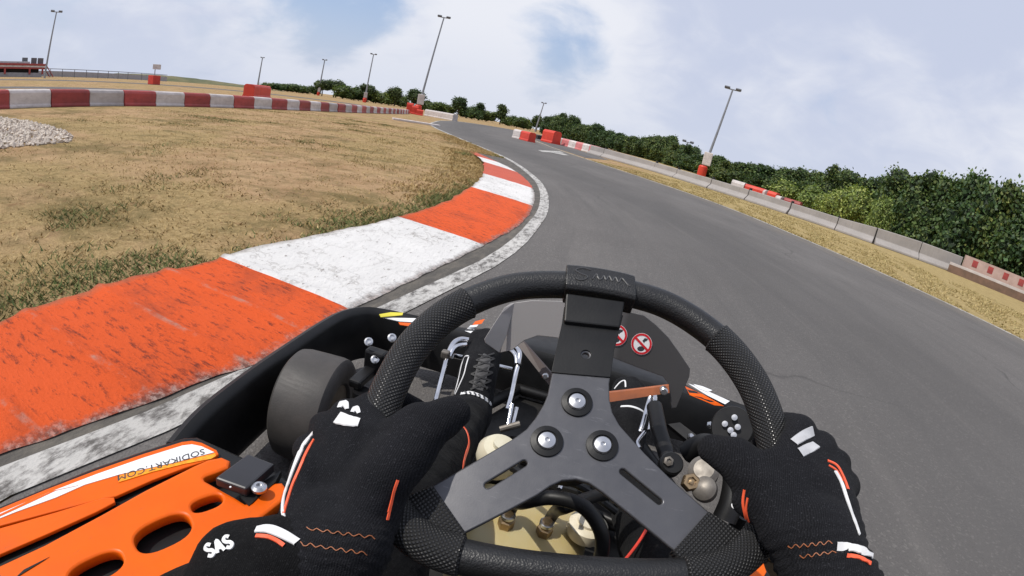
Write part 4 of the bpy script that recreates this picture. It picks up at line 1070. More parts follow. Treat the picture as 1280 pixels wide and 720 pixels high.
for (x, s) in ((-0.528, 1), (0.568, -1)):
    c, ax = front_wheel(x, 0.80, 9, s)
    k = c + ax * s * 0.11
    ki = MB(); ki.tube([k + V((0, 0, -.06)), k + V((0, 0, .07))], 0.016, 14); ki.tube([k, k + V((-0.02 * s, -0.11, 0.0))], 0.009, 10); ki.lathe([(0.02, -.075), (0.02, -.06)], k, (0, 0, 1), 14); ki.lathe([(0.02, .062), (0.02, .078)], k, (0, 0, 1), 14)
    ki.build('stub_axle', BLACK_MT, KART, True)
    q = k + V((-0.02 * s, -0.11, 0.0)); e_ = V((0.02 - s * 0.04, 0.76, 0.15))
    tr_ = MB().tube([q, q.lerp(e_, .12), q.lerp(e_, .13), q.lerp(e_, .86), q.lerp(e_, .87), e_], [.0065, .0065, .0095, .0095, .0065, .0065], 12).build('tie_rod', BLACK_MT, KART, True)
    for z in (0, 1): MB().lathe([(0.013, -.008), (0.016, 0), (0.013, .008)], q if z == 0 else e_, (0, 0, 1), 14).build('rod_end', STEELG, tr_, True)

# ------------------------------------------------------------------ chassis
fr = MB()
for s in (-1, 1):
    P = catmull([V((0.02 + s * .24, -0.35, .085)), V((0.02 + s * .25, .1, .085)), V((0.02 + s * .29, .45, .085)), V((0.02 + s * .36, .72, .085)), V((0.02 + s * .34, .86, .085)), V((0.02 + s * .22, 1.10, .085)), V((0.02 + s * .16, 1.24, .085))], 6)
    fr.tube(P, 0.0155, 14)
    fr.tube([V((0.02 + s * .34, .80, .085)), V((0.02 + s * .45, .80, .09))], 0.02, 12)
    fr.tube([V((0.02 + s * .40, .80, .04)), V((0.02 + s * .40, .80, .19))], 0.02, 12)
fr.tube([V((-.32, .80, .085)), V((.36, .80, .085))], 0.0155, 14)
fr.tube([V((-.14, 1.24, .085)), V((.18, 1.24, .085))], 0.0155, 14)
fr.tube([V((-.24, .30, .085)), V((.28, .30, .085))], 0.0155, 14)
for s in (-1, 1):      # column support legs
    fr.tube([V((0.02 + s * .12, .98, .09)), V((0.02 + s * .015, .86, .21))], 0.010, 10)
fr.build('chassis_frame', BLACK_MT, KART, True)
fl = MB()
fl.prism([V(p) for p in ((-.25, .30, .060), (.21, .30, .060), (.23, .70, .060), (.20, 1.0, .060), (.17, 1.24, .060), (-.13, 1.24, .060), (-.22, 1.0, .060), (-.29, .70, .060))], V((0, 0, -.003)))
fl.build('floor_tray', pm('scuffed_tray', (0.010, 0.010, 0.010), (0.03, 0.028, 0.026), 14, 0.55, metal=0.2), KART)

# fuel tank with hoses
bmk = MB(); bmk.box((-0.005, 0.595, 0.145), (0.225, 0.20, 0.16), bev=0.045)
tank = bmk.build('fuel_tank', TANK, KART, True, sharp=0)
tm_ = tank.modifiers.new('sub', 'SUBSURF'); tm_.levels = 2; tm_.render_levels = 2
def on_z(x, y, z): return atz(x, y, z)
f1, f2 = on_z(633, 652, .232), on_z(681, 662, .232)
for f in (f1, f2):
    ft = MB().lathe([(0.013, -.012), (0.013, 0.004), (0.010, .006), (0.008, .022)], f, (0, 0, 1), 6).build('hose_fitting', BRASS, tank, True)
    MB().lathe([(0.0105, .010), (0.0118, .0115), (0.0118, .0165), (0.0105, .018)], f, (0, 0, 1), 20).build('hose_clamp', ALU, ft, True)
z3 = V((0, 0, 1))
h1 = catmull([f1 + z3 * .008, f1 + z3 * .035 + V((.004, .006, 0)), at(652, 628, .62), at(690, 622, .60), at(730, 634, .60), at(752, 668, .62), at(748, 705, .66), at(728, 730, .70)], 8)
MB().tube(h1, 0.0092, 14).build('fuel_hose', BLACK_PL, tank, True)
h2 = catmull([f2 + z3 * .008, f2 + z3 * .034 + V((.006, .008, 0)), at(705, 634, .645), at(722, 628, .66), at(745, 620, .72), at(760, 618, .78)], 8)
MB().tube(h2, 0.0095, 14).build('fuel_hose', BLACK_PL, tank, True)
cp = on_z(712, 650, .235); MB().lathe([(0.030, -.01), (0.032, 0), (0.032, .012), (0.027, .016), (0.02, .017), (0.02, .022), (1e-5, .023)], cp + V((.03, -.01, 0)), (0, 0, 1), 28).build('tank_cap', pm('cream_cap', (.72, .66, .52), (.6, .53, .38), 20, .45), tank, True)
bo_ = MB(); bo_.lathe([(1e-5, -.03), (.03, -.028), (.036, -.018), (.036, .012), (.028, .024), (.014, .028), (.014, .036), (1e-5, .037)], at(622, 570, .84), (.1, -.2, 1), 28)
bo_.build('catch_bottle', pm('cream_bottle', (.62, .58, .45), (.55, .50, .36), 20, .4), KART, True)
bx_ = MB(); bx_.box((.01, .775, .14), (.17, .12, .15), bev=.012); bx_.box((.01, .775, .222), (.12, .07, .014), bev=.004)  # invented dark box, added to darken the space behind the tank
bevelled(bx_.build('dark_filler_box', BLACK_PL, KART), .002)
for k in (-1, 1): MB().lathe([(.009, 0), (.009, .008), (.005, .012), (1e-5, .012)], V((.01 + k * .065, .775, .215)), (0, 0, 1), 6).build('filler_box_stud', ALU, KART, True)  # studs on the invented box
# clutter under the column: bracket, clamps, wiring
cl = MB(); cl.tube([at(705, 598, .74), at(699, 612, .72)], .004, 8); cl.tube([at(716, 600, .76), at(724, 597, .75)], .006, 8)
cl.build('clamp_screw', CHROME, KART, True)
cb = MB()
for P in ([(640, 585, .80), (670, 600, .76), (720, 606, .78), (770, 640, .80)], [(660, 575, .85), (700, 590, .84), (760, 612, .84), (800, 650, .82)], [(790, 560, .95), (815, 600, .9), (840, 640, .85)]):
    cb.tube(catmull([at(*p) for p in P], 6), .006, 8)
cb.build('wiring', BLACK_PL, KART, True)
rc = MB(); rc.tube(catmull([at(812, 655, .72), at(800, 675, .70), at(786, 694, .68), at(770, 712, .66)], 6), .0022, 8); rc.build('red_cable', CABLE_RED, KART, True)

# ------------------------------------------------------------------ nassau panel between the column and the nose
NPN = V((0.06, -1.0, 0.20)).normalized(); NPC = V((.02, .765, .45))
def ny(x, y, off=0.0):         # flat panel that leans back a little
    k = ray(x, y); t = (NPC + NPN * -off - CAM).dot(NPN) / k.dot(NPN)
    return CAM + k * t
main = [(643, 379), (665, 376), (705, 377), (745, 380), (780, 389), (805, 395), (820, 407), (835, 422), (850, 443), (862, 461), (861, 471), (852, 492), (845, 509), (839, 510), (838, 492), (835, 478), (829, 470), (812, 464), (798, 459), (780, 452), (750, 440), (720, 425), (692, 421), (672, 419), (655, 425), (640, 437), (626, 440)]
m = NT('smoky_panel_sunlit_left'); v = m.coord('Object'); sp_ = m.node('ShaderNodeSeparateXYZ'); m.L(v, sp_.inputs[0])
m.set(color=m.mix(m.ramp(sp_.outputs[0], 0.35, 0.62), (0.27, 0.26, 0.255), (0.050, 0.048, 0.048)), rough=0.45)  # left side lightened in the colour, standing for sun on the panel
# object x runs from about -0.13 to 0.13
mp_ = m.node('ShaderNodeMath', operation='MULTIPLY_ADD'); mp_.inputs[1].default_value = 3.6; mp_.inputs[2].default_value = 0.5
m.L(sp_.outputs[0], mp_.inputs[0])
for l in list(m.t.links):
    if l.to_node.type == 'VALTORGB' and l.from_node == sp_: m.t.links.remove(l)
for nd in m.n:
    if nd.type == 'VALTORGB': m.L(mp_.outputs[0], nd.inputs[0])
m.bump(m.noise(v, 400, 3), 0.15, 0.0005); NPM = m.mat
def px_plate(name, loops, T, th, bev, mats, parent, cuts=6):
    return curve_plate(name, loops, th, bev, T, mats, parent)
def dens(L, k=4):
    out = []
    for i in range(len(L)):
        a, b = L[i], L[(i + 1) % len(L)]
        for j in range(k): out.append((a[0] + (b[0] - a[0]) * j / k, a[1] + (b[1] - a[1]) * j / k))
    return out
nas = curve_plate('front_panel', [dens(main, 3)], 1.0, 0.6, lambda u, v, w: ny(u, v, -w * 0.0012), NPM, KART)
curve_plate('panel_wing', [dens([(643, 379), (638, 380), (631, 385), (618, 405), (606, 424), (607, 428), (624, 440), (633, 418)], 3)], 1.0, 0.6, lambda u, v, w: ny(u, v, -w * 0.0012 - max(0, (640 - u)) * 0.0011), PANEL_SUNLIT, nas)
for (cx_, cy_) in ((802, 430), (771, 419)):
    r = 13.2; off = -.0042
    def ST(o): return lambda u, v, w: ny(u, v, o - w * .0003)
    circ = lambda rr, n=36: [(cx_ + rr * math.cos(2 * math.pi * i / n), cy_ + rr * 1.03 * math.sin(2 * math.pi * i / n)) for i in range(n)]
    s_ = curve_plate('warning_sticker', [circ(r)], 0.5, 0, ST(-.0034), WHITE_GL, nas)
    curve_plate('red_ring', [circ(r - .4), circ(r - 3.0)], 0.4, 0, ST(-.0039), RED_ST, s_)
    c45 = .62
    curve_plate('red_slash', [[(cx_ - 7.6 - 1, cy_ - 8.2 + 1), (cx_ - 7.6 + 1, cy_ - 8.2 - 1), (cx_ + 8.6, cy_ + 7.2), (cx_ + 6.6, cy_ + 9.2)]], 0.4, 0, ST(-.0042), RED_ST, s_)
    pic = MB()
    curve_plate('pictogram', [[(cx_ - 1 + 5 * math.cos(a) * .9, cy_ + 6 + 3.2 * math.sin(a)) for a in [i * .45 for i in range(14)]], [(cx_ + 1, cy_ - 4), (cx_ + 4, cy_ - 7.5), (cx_ + 8, cy_ - 6.5), (cx_ + 7, cy_ - 4), (cx_ + 4.6, cy_ - 3), (cx_ + 3, cy_ - 1)]], 0.3, 0, ST(-.0036), INK, s_)
# brackets that carry the panel
MB().prism([at(752, 492, .86), at(836, 482, .86), at(837, 491, .86), at(752, 504, .86)], V((0, .006, 0))).build('bracket', RUSTY, KART)
MB().lathe([(.007, 0), (.007, .012), (.005, .014)], at(829, 487, .85), (0, -1, 0.2), 12).build('bracket_bolt', ALU, KART, True)
MB().prism([at(646, 430, .93), at(655, 428, .93), at(692, 470, .90), at(686, 481, .90)], V((0, .006, 0))).build('bracket', pm('dark_brown_bracket', (.06, .04, .035), None, 10, .45), KART)
MB().lathe([(.006, 0), (.006, .006), (.004, .008)], at(682, 470, .89), (0, -1, 0.3), 12).build('bracket_bolt', ALU, KART, True)

# ------------------------------------------------------------------ pedals
def chrome(paths, name, r=.0062, parent=KART, mt=CHROME):
    mb = MB()
    for P in paths: mb.tube(catmull([at(*p) for p in P], 6), r, 12)
    return mb.build(name, mt, parent, True)
pl_ = chrome([[(545, 500, 1.10), (549, 485, 1.12), (555, 462, 1.15), (560, 443, 1.18), (567, 429, 1.20), (576, 424, 1.21), (586, 425, 1.21)], [(562, 446, 1.18), (567, 436, 1.19), (574, 432, 1.2), (584, 431, 1.2)], [(545, 500, 1.10), (548, 507, 1.09), (556, 508, 1.09)], [(565, 445, 1.2), (578, 447, 1.22), (640, 462, 1.22)]], 'brake_pedal')
chrome([[(634, 512, 1.08), (639, 494, 1.10), (644, 470, 1.13), (649, 449, 1.15), (649, 440, 1.16), (644, 434, 1.18), (637, 430, 1.19)], [(646, 455, 1.14), (645, 446, 1.15), (641, 440, 1.16), (636, 437, 1.17)]], 'pedal_rail', parent=pl_)
MB().box(at(646, 460, 1.15), (.018, .018, .03), bev=.004).build('pedal_clamp', BLACK_MT, pl_)
MB().box(at(557, 443, 1.17), (.02, .018, .02), bev=.004).build('pedal_clamp', STEELG, pl_)
pr_ = chrome([[(812, 538, 1.06), (815, 520, 1.08), (819, 498, 1.11), (815, 492, 1.12), (810, 505, 1.11), (804, 528, 1.08), (800, 540, 1.07)]], 'throttle_pedal', .0052)
chrome([[(806, 540, 1.05), (797, 552, 1.03), (800, 560, 1.02)]], 'throttle_link', .004, pr_)
chrome([[(640, 505, 1.06), (637, 520, 1.05), (634, 535, 1.04)], [(646, 510, 1.07), (641, 530, 1.05)]], 'brake_rod', .005)
MB().tube([at(625, 537, 1.02), at(650, 530, 1.02)], .007, 10).build('brake_joint', STEELG, KART, True)

# right hand side: shock tube, brass joint and cylinders
MB().tube([at(818, 508, 1.08), at(824, 540, 1.02), at(836, 576, .97)], [.017, .017, .016], 16).build('support_tube', BLACK_MT, KART, True)
MB().lathe([(.020, -.012), (.023, -.008), (.023, .008), (.020, .012)], at(838, 581, .955), (0, -.5, .8), 24).build('joint_boss', BLACK_PL, KART, True)
MB().lathe([(.0095, 0), (.0095, .006), (.005, .007), (.005, .003), (1e-5, .003)], at(835, 577, .94), (0, -.7, .7), 6).build('hex_bolt', STEELG, KART, True)
b_ = MB(); b_.lathe([(.017, -.02), (.026, -.016), (.0275, 0), (.0275, .018), (.018, .026), (1e-5, .027)], at(879, 592, .92), (-.3, -.55, .75), 28); b_.build('brake_cylinder', STEELG, KART, True)
b_ = MB(); b_.lathe([(.016, -.02), (.021, -.016), (.0225, 0), (.021, .014), (.012, .02), (1e-5, .021)], at(881, 612, .90), (-.4, -.6, .6), 28); b_.build('brake_cylinder', STEELG, KART, True)
b_ = MB(); b_.lathe([(.012, -.012), (.0165, -.008), (.0165, .006), (.0135, .010), (.009, .010), (.009, .004), (.0045, .004), (.0045, .008), (1e-5, .009)], at(863, 603, .89), (-.1, -.7, .7), 6); b_.build('brass_nut', BRASS, KART, True)
b_ = MB().tube(catmull([at(858, 566, 1.0), at(880, 556, .98), at(903, 566, .95), at(918, 592, .93), at(915, 625, .92), at(905, 650, .92)], 8), .022, 14).build('rubber_boot', BLACK_PL, KART, True)
for (x, y, d) in ((918, 600, .90), (918, 632, .90)):
    MB().lathe([(.006, 0), (.006, .003), (.004, .004), (1e-5, .004)], at(x, y, d), (-.2, -.6, .7), 14).build('white_cap', WHITE_GL, KART, True)
ar = MB(); ar.prism([at(835, 530, 1.12), at(850, 528, 1.12), at(905, 570, 1.06), at(893, 578, 1.06)], V((0, .01, -.012))); ar.build('steering_arm', BLACK_MT, KART)
for (x, y) in ((863, 547), (887, 532)): MB().lathe([(.0085, 0), (.0085, .005), (.005, .009), (1e-5, .009)], at(x, y, 1.08 if y > 540 else 1.14), (0, -.5, .86), 6).build('hex_bolt', ALU, KART, True)
dk = MB().lathe([(.001, -.006), (.042, -.006), (.044, 0), (.042, .006), (.001, .006)], at(915, 534, 1.06), (-.25, -.75, .55), 32).build('drilled_plate', BLACK_MT, KART, True)
for (dx, dy) in ((-9, -4), (3, -12), (7, 0), (2, 10), (-2, 4)):
    MB().lathe([(.0062, 0), (.0062, .003), (1e-5, .0035)], at(915 + dx, 534 + dy, 1.048), (-.25, -.75, .55), 14).build('rivet_head', ALU, dk, True)
# small hardware by the left wheel
bo = MB(); bo.box(at(470, 452, 1.14), (.05, .03, .06), bev=.006); bo.box(at(455, 470, 1.12), (.03, .09, .02), bev=.005); bo.build('axle_bracket', BLACK_MT, KART)
for (x, y) in ((461, 428), (469, 450), (490, 423)): MB().lathe([(.010, 0), (.010, .006), (.006, .008), (.006, .004), (1e-5, .004)], at(x, y, 1.12), (.2, -.6, .7), 12).build('hex_bolt', ALU, KART, True)

# ------------------------------------------------------------------ bodywork: bumper round the wheel, nose, side pods
def shell(P, th, name, mt, parent=KART, z0=None):
    """upright wall: P holds (x, y, z_top); z0 is its lower edge"""
    P = catmull(P, 6); n = len(P); vs = []; fs = []
    for i, p in enumerate(P):
        a = P[max(0, i - 1)]; b = P[min(n - 1, i + 1)]; t = V((b.x - a.x, b.y - a.y, 0)).normalized(); o = V((t.y, -t.x, 0))
        rows = [(0.012, z0), (0.0, z0 + .03), (0.0, p.z - .018), (.008, p.z - .005), (.020, p.z), (.034, p.z - .006), (.040, p.z - .022), (.036, p.z - .05), (.034, z0)]
        for (d, z) in rows:
            q = V((p.x, p.y, z)) - o * d; vs.append(q)
    m_ = 9
    for i in range(n - 1):
        for j in range(m_): fs.append((i * m_ + j, i * m_ + (j + 1) % m_, (i + 1) * m_ + (j + 1) % m_, (i + 1) * m_ + j))
    fs += [tuple(range(m_ - 1, -1, -1)), tuple((n - 1) * m_ + j for j in range(m_))]
    return MB().add(vs, fs).build(name, mt, parent, True, sharp=45)
sb = shell([(-0.585, .46, .215), (-.605, .56, .225), (-.622, .72, .225), (-.635, .90, .222), (-.640, 1.03, .222), (-.638, 1.12, .220), (-.618, 1.185, .215), (-.575, 1.215, .212), (-.50, 1.235, .210), (-.40, 1.27, .205)], .03, 'wheel_bumper', BLACK_PL, z0=.045)
sb2 = shell([(.44, 1.27, .205), (.54, 1.235, .210), (.605, 1.18, .212), (.640, 1.10, .212), (.648, .95, .212), (.640, .78, .212), (.62, .6, .212), (.60, .46, .21)], .03, 'wheel_bumper', BLACK_PL, z0=.045)
# nose: swept wedge across the front
nz_ = MB(); vs = []; fs = []
NS = 24
for i in range(NS + 1):
    s = -1 + 2 * i / NS; x = .02 + s * .50; f = abs(s)
    yf = 1.50 - .22 * f ** 2.2; yb = 1.235 + .02 * (1 - f)
    zt = .215 - .01 * f
    for (y, z) in ((yb, .06), (yb, zt - .02), (yb + .012, zt - .004), (yb + .03, zt), (yf - .05, zt - .028), (yf - .01, zt - .055), (yf, zt - .085), (yf - .02, .07)): vs.append((x, y, z))
for i in range(NS):
    for j in range(8): fs.append((i * 8 + j, i * 8 + (j + 1) % 8, (i + 1) * 8 + (j + 1) % 8, (i + 1) * 8 + j))
fs += [tuple(range(7, -1, -1)), tuple(NS * 8 + j for j in range(8))]
nose = nz_.add(vs, fs).build('nose_cone', BLACK_PL, KART, True, sharp=40)
def flat_px(name, loop, z, mt, parent, th=.0012, k=3):
    return curve_plate(name, [dens(loop, k)], 0.8, 0.0, lambda u, v, w: atz(u, v, z) + V((0, 0, w * th)), mt, parent)
def nose_deco(name, loop, mt, o=.001):
    bv = BVH_NOSE; cu = []
    def T(u, v, w):
        k = ray(u, v); h = bv.ray_cast(CAM, k)
        p = h[0] if h[0] is not None else atz(u, v, .205)
        return p + V((0, -.25, 1)).normalized() * (o + w * .0004)
    return curve_plate(name, [dens(loop, 4)], .5, 0, T, mt, nose)
bmn = bmesh.new(); bmn.from_mesh(nose.data); bmn.transform(Matrix.Translation(wloc(nose))); BVH_NOSE = BVHTree.FromBMesh(bmn); bmn.free()
nose_deco('orange_stripe', [(856, 483), (878, 493), (905, 508), (893, 507), (862, 494)], ORANGE, .001)
nose_deco('white_stripe', [(860, 480), (872, 484), (912, 502), (906, 506), (884, 495)], WHITE_GL, .002)
nose_deco('white_letter', [(866, 481), (878, 484), (890, 489), (884, 491), (874, 487)], WHITE_GL, .0035)
nose_deco('orange_stripe', [(594, 402), (606, 399), (602, 405), (590, 407)], ORANGE, .001)
nose_deco('white_stripe', [(588, 407), (598, 406), (589, 417), (581, 414)], WHITE_GL, .001)
def bump_deco(name, loop, mt, z): return flat_px(name, loop, z, mt, sb, .0008)
bump_deco('yellow_marking', [(474, 393), (488, 390.5), (504, 391), (503, 394), (476, 396.5)], pm('acid_yellow', (.72, .62, .03), None, 8, .4), .226)
bump_deco('white_marking', [(478, 397), (520, 398), (518, 403), (500, 402)], WHITE_GL, .221)
bump_deco('orange_marking', [(498, 403), (515, 404), (512, 408), (500, 406)], ORANGE, .223)

# left side pod
ZP = .27
def podplate(name, loops, z, th, bev, mt, parent): 
    return curve_plate(name, [dens(L, 2) for L in loops], th, bev, lambda u, v, w: atz(u, v, z) + V((0, 0, w * .0007)), mt, parent)
def ell(cx_, cy_, a, b, rot, n=30, p=2.6):
    out = []
    for i in range(n):
        t = 2 * math.pi * i / n; c, s = math.cos(t), math.sin(t)
        x = a * math.copysign(abs(c) ** (2 / p), c); y = b * math.copysign(abs(s) ** (2 / p), s); r = R(rot)
        out.append((cx_ + x * math.cos(r) - y * math.sin(r), cy_ + x * math.sin(r) + y * math.cos(r)))
    return out
def solid_pod(name, loop, ztop, z0, mt):
    T = [atz(u, v, ztop) for u, v in loop]; n = len(T)
    rings = [(0.0, ztop), (.006, ztop - .003), (.011, ztop - .012), (.012, ztop - .05), (-.01, z0)]
    c = sum(T, V((0, 0, 0))) / n; vs = []; fs = []
    for (o, z) in rings:
        for p in T:
            d = V((p.x - c.x, p.y - c.y, 0)); d = d.normalized() * o; vs.append(V((p.x + d.x, p.y + d.y, z)))
    for k in range(len(rings) - 1):
        for j in range(n): fs.append((k * n + j, (k + 1) * n + j, (k + 1) * n + (j + 1) % n, k * n + (j + 1) % n))
    mb = MB().add(vs, fs); mb.add(T, [tuple(range(n))])
    o = mb.build(name, mt, KART, True, sharp=40); return o
pod_out = [(-160, 705), (-60, 662), (0, 634), (60, 610), (120, 586), (180, 565), (228, 549), (244, 548), (262, 556), (310, 577), (348, 595), (360, 606), (361, 622), (352, 640), (330, 668), (290, 715), (230, 790), (150, 860), (-40, 860), (-160, 800)]
pod = solid_pod('side_pod', pod_out, ZP - .006, .05, BLACK_PL)
outer = [(-80, 672), (0, 639), (60, 614), (120, 591), (180, 570), (228, 555), (240, 553.5), (252, 556), (270, 565), (272, 569), (266, 574), (232, 585), (190, 601), (145, 621), (132, 623), (60, 642), (0, 658), (-80, 684)]
podplate('graphic_panel', [outer], ZP + .0005, 3, 1.2, ORANGE, pod)
podplate('white_band', [[(-80, 675), (0, 641.5), (60, 616), (120, 593), (180, 572), (228, 557), (240, 555.5), (252, 558), (268, 565.5), (215, 579), (150, 593), (106, 606), (70, 622), (20, 640), (0, 648), (-60, 672)]], ZP + .0040, .5, 0, WHITE_GL, pod)
podplate('orange_flash', [[(-60, 672), (0, 642.8), (34, 627), (66, 613.5), (98, 606.8), (70, 613), (36, 629), (0, 645.5)]], ZP + .0046, .4, 0, ORANGE, pod)
podplate('amber_hatching', [[(150, 594), (215, 580), (269, 566.5), (270, 570), (264, 573.5), (230, 580), (190, 590), (148, 603)]], ZP + .0043, .4, 0, YELLOW, pod)
podplate('orange_strip', [[(-80, 700), (0, 663.5), (70, 643.5), (130, 625), (142, 624.5), (143, 629), (120, 641), (60, 668), (0, 694), (-80, 735)]], ZP + .001, 3, 1.2, ORANGE, pod)
inner = [(-90, 790), (0, 718), (60, 690), (130, 652), (185, 621), (244, 591), (262, 583), (277, 580), (284, 583), (283, 588), (256, 598), (251, 603), (254, 609), (292, 630), (306, 639), (318, 637), (331, 620), (341, 613), (351, 612), (355, 617), (350, 630), (322, 652), (262, 692), (224, 722), (180, 775), (120, 830), (-30, 840)]
holes = [ell(259.5, 634.5, 24, 11.5, -20), ell(205, 672, 41, 21, -25), ell(122, 717, 40, 18, -25)]
podplate('orange_panel', [inner] + holes, ZP + .010, 9, 3.5, ORANGE, pod)
podplate('black_flash', [[(0, 740), (30, 712), (62, 696), (20, 722)]], ZP + .0196, .4, 0, BLACK_PL, pod)
a_, b_ = atz(257, 563.5, ZP + .0046), atz(147, 597.5, ZP + .0046)
tx = (b_ - a_).normalized(); ty = V((0, 0, 1)).cross(tx); mid = (a_ + b_) / 2; wd = (b_ - a_).length
me = text_mesh('SODIKART.COM', 1.0, lambda x, y, z: V((x, y, z)), shear=0.2)
xs_ = [v.co.x for v in me.vertices]; sc = wd / (max(xs_) - min(xs_)); ym = sum(v.co.y for v in me.vertices) / len(me.vertices)
for v in me.vertices: v.co = mid + tx * (v.co.x * sc) + ty * ((v.co.y - ym) * sc * .95) + V((0, 0, .0003))
link('lettering', me, INK, pod)
# black clip on the pod
br = MB(); q = [atz(270, 608, ZP + .02), atz(309, 622, ZP + .02), atz(344, 590, ZP + .02), atz(311, 577, ZP + .02)]
br.prism(q, V((0, 0, .016))); bevelled(br.build('pod_clip', pm('dark_clip', (.028, .028, .033), None, 9, .35), pod), .003, 2)
br = MB(); q = [atz(300, 628, ZP + .008), atz(312, 640, ZP + .008), atz(345, 610, ZP + .008), atz(352, 596, ZP + .008)]
br.prism(q, V((0, 0, .012))); br.build('clip_base', BLACK_PL, pod)
MB().lathe([(.011, 0), (.011, .004), (.007, .007), (.004, .007), (.004, .004), (1e-5, .004)], atz(324, 611, ZP + .030), (0, 0, 1), 20).build('clip_bolt', ALU, pod, True)
for (x, y) in ((288, 609),): MB().lathe([(.0015, 0), (.0015, .0008)], atz(x, y, ZP + .0365), (0, 0, 1), 8).build('scratch_mark', WHITE_GL, pod)
# right side pod, of which only a corner shows under the hand
rp_out = [atz(*p) for p in ((905, 700, .25), (930, 690, .25), (960, 700, .25), (985, 740, .25), (960, 830, .25), (880, 800, .25))]
rpod = MB().prism([V((p.x, p.y, .05)) for p in rp_out], V((0, 0, .19))).build('side_pod', BLACK_PL, KART); bevelled(rpod, .008, 3)
curve_plate('orange_panel', [dens([(900, 730), (922, 708), (938, 697), (952, 704), (956, 716), (940, 745), (905, 770)], 3)], 3, 1.2, lambda u, v, w: atz(u, v, .245) + V((0, 0, w * .0007)), ORANGE, rpod)
curve_plate('black_flash', [[(915, 716), (934, 706), (938, 704), (936, 709)]], .4, 0, lambda u, v, w: atz(u, v, .2492) + V((0, 0, w * .0004)), BLACK_PL, rpod)
# ------------------------------------------------------------------ the driver: one continuous suited body, gloves and boots on it
def knit(name, c1, c2, sc=900, bump=0.5, big=14, fold=0.25, speck=True):
    m = NT(name); v = m.coord('Object')
    n1 = m.noise(v, sc, 2, .5); n2 = m.noise(v, big, 5, .6); wv = m.node('ShaderNodeTexWave'); wv.inputs['Scale'].default_value = sc * .23; wv.inputs['Distortion'].default_value = 1.2; wv.inputs['Detail'].default_value = 1
    m.L(v, wv.inputs['Vector'])
    c = m.mix(m.ramp(n2, .35, .65), c1, c2)
    if speck: c = m.mix(m.math('MULTIPLY', m.ramp(n1, .60, .76), .8), c, tuple(min(1, k * 4 + .012) for k in c2))
    c = m.mix(m.math('MULTIPLY', wv.outputs['Fac'], .35), c, tuple(k * 2.2 + .001 for k in c2))
    m.set(color=c, rough=.92, spec=.07, sheen=.02)
    b = m.bump(m.math('ADD', n1, m.math('MULTIPLY', wv.outputs['Fac'], .16)), bump, .0009)
    m.bump(n2, fold, .012, b)
    return m.mat
GLOVE = knit('black_glove_knit', (.0060, .0062, .0075), (.0105, .0107, .0125), 900, .9)
SUIT = knit('black_suit_cloth', (.0035, .0035, .004), (.0075, .0075, .008), 1100, .4, 22, .6)
SHOEM = knit('black_suede', (.005, .005, .006), (.011, .011, .012), 700, .3, 30, .3)
STRIPE_W = pm('white_print', (.72, .72, .72), (.62, .62, .62), 60, .5)
STRIPE_G = pm('reflective_grey_print', (.50, .50, .51), (.40, .40, .41), 60, .4)
STRIPE_O = pm('orange_red_piping', (.85, .12, .045), (.78, .10, .035), 60, .5)
THREAD = pm('orange_thread', (.36, .12, .045), None, 60, .6)

PER = empty('person', (0.02, -.2, 0), 'driver in black suit and gloves with orange piping, both hands on the steering wheel', 'person')
sh = {-1: V((-.17, -.17, .57)), 1: V((.21, -.17, .57))}
wr = {-1: at(398, 716, .372), 1: at(1032, 722, .405)}
el = {-1: at(150, 838, .47), 1: V((.37, .02, .42))}
def limb(mb, pts, k=10):
    """tapered limb along (point, radius) pairs"""
    for (a, ra), (b, rb) in zip(pts, pts[1:]): mb.capsule(a, b, ra, rb, 16, 5)
body = MB()
body.ball((0.02, -.22, .42), .17, (1.0, .68, 1.15)); body.ball((0.02, -.24, .22), .17, (1.05, .8, .9)); body.ball((0.02, -.19, .55), .15, (1.25, .62, .55))
limb(body, [((0.02, -.20, .56), .058), ((0.02, -.19, .66), .055)])
for s in (-1, 1):
    limb(body, [(V((0.02 + s * .08, -.19, .57)), .075), (sh[s], .070), (sh[s].lerp(el[s], .5), .060), (el[s], .050), (el[s].lerp(wr[s], .35), .049), (el[s].lerp(wr[s], .75), .047), (wr[s].lerp(el[s], .16), .045)])
limb(body, [(at(300, 712, .385), .034), (at(360, 706, .372), .038)])
hip = {-1: V((-.08, -.20, .16)), 1: V((.12, -.20, .16))}
knee = {-1: V((-.165, .42, .335)), 1: V((.215, .44, .315))}
ank = {-1: V((-.195, .915, .175)), 1: V((.158, .93, .155))}
for s in (-1, 1):
    limb(body, [(hip[s], .095), (hip[s].lerp(knee[s], .5), .082), (knee[s], .064), (knee[s].lerp(ank[s], .28), .064), (knee[s].lerp(ank[s], .65), .052), (ank[s].lerp(knee[s], .06), .046)])
bme = remeshed(body, .0075, 5, 'body')
# cloth folds at elbows, wrists and shins
relief(bme, lambda p: noise.noise(p * 16) * .0035 + noise.noise(V((p.x * 30, p.y * 30, p.z * 60))) * .0018)
bodyo = link('body', bme, SUIT, PER, True)
# helmet behind the camera
hm = MB().ball((0.02, -.20, .79), .128, (.95, 1.06, 1.02), 20); hl = hm.build('helmet', pm('white_helmet', (.7, .7, .7), None, 3, .2, coat=.6), PER, True)
vs_ = MB().ball((0.02, -.192, .80), .127, (.94, 1.07, .5), 20).build('visor', BLACK_PL, hl, True)

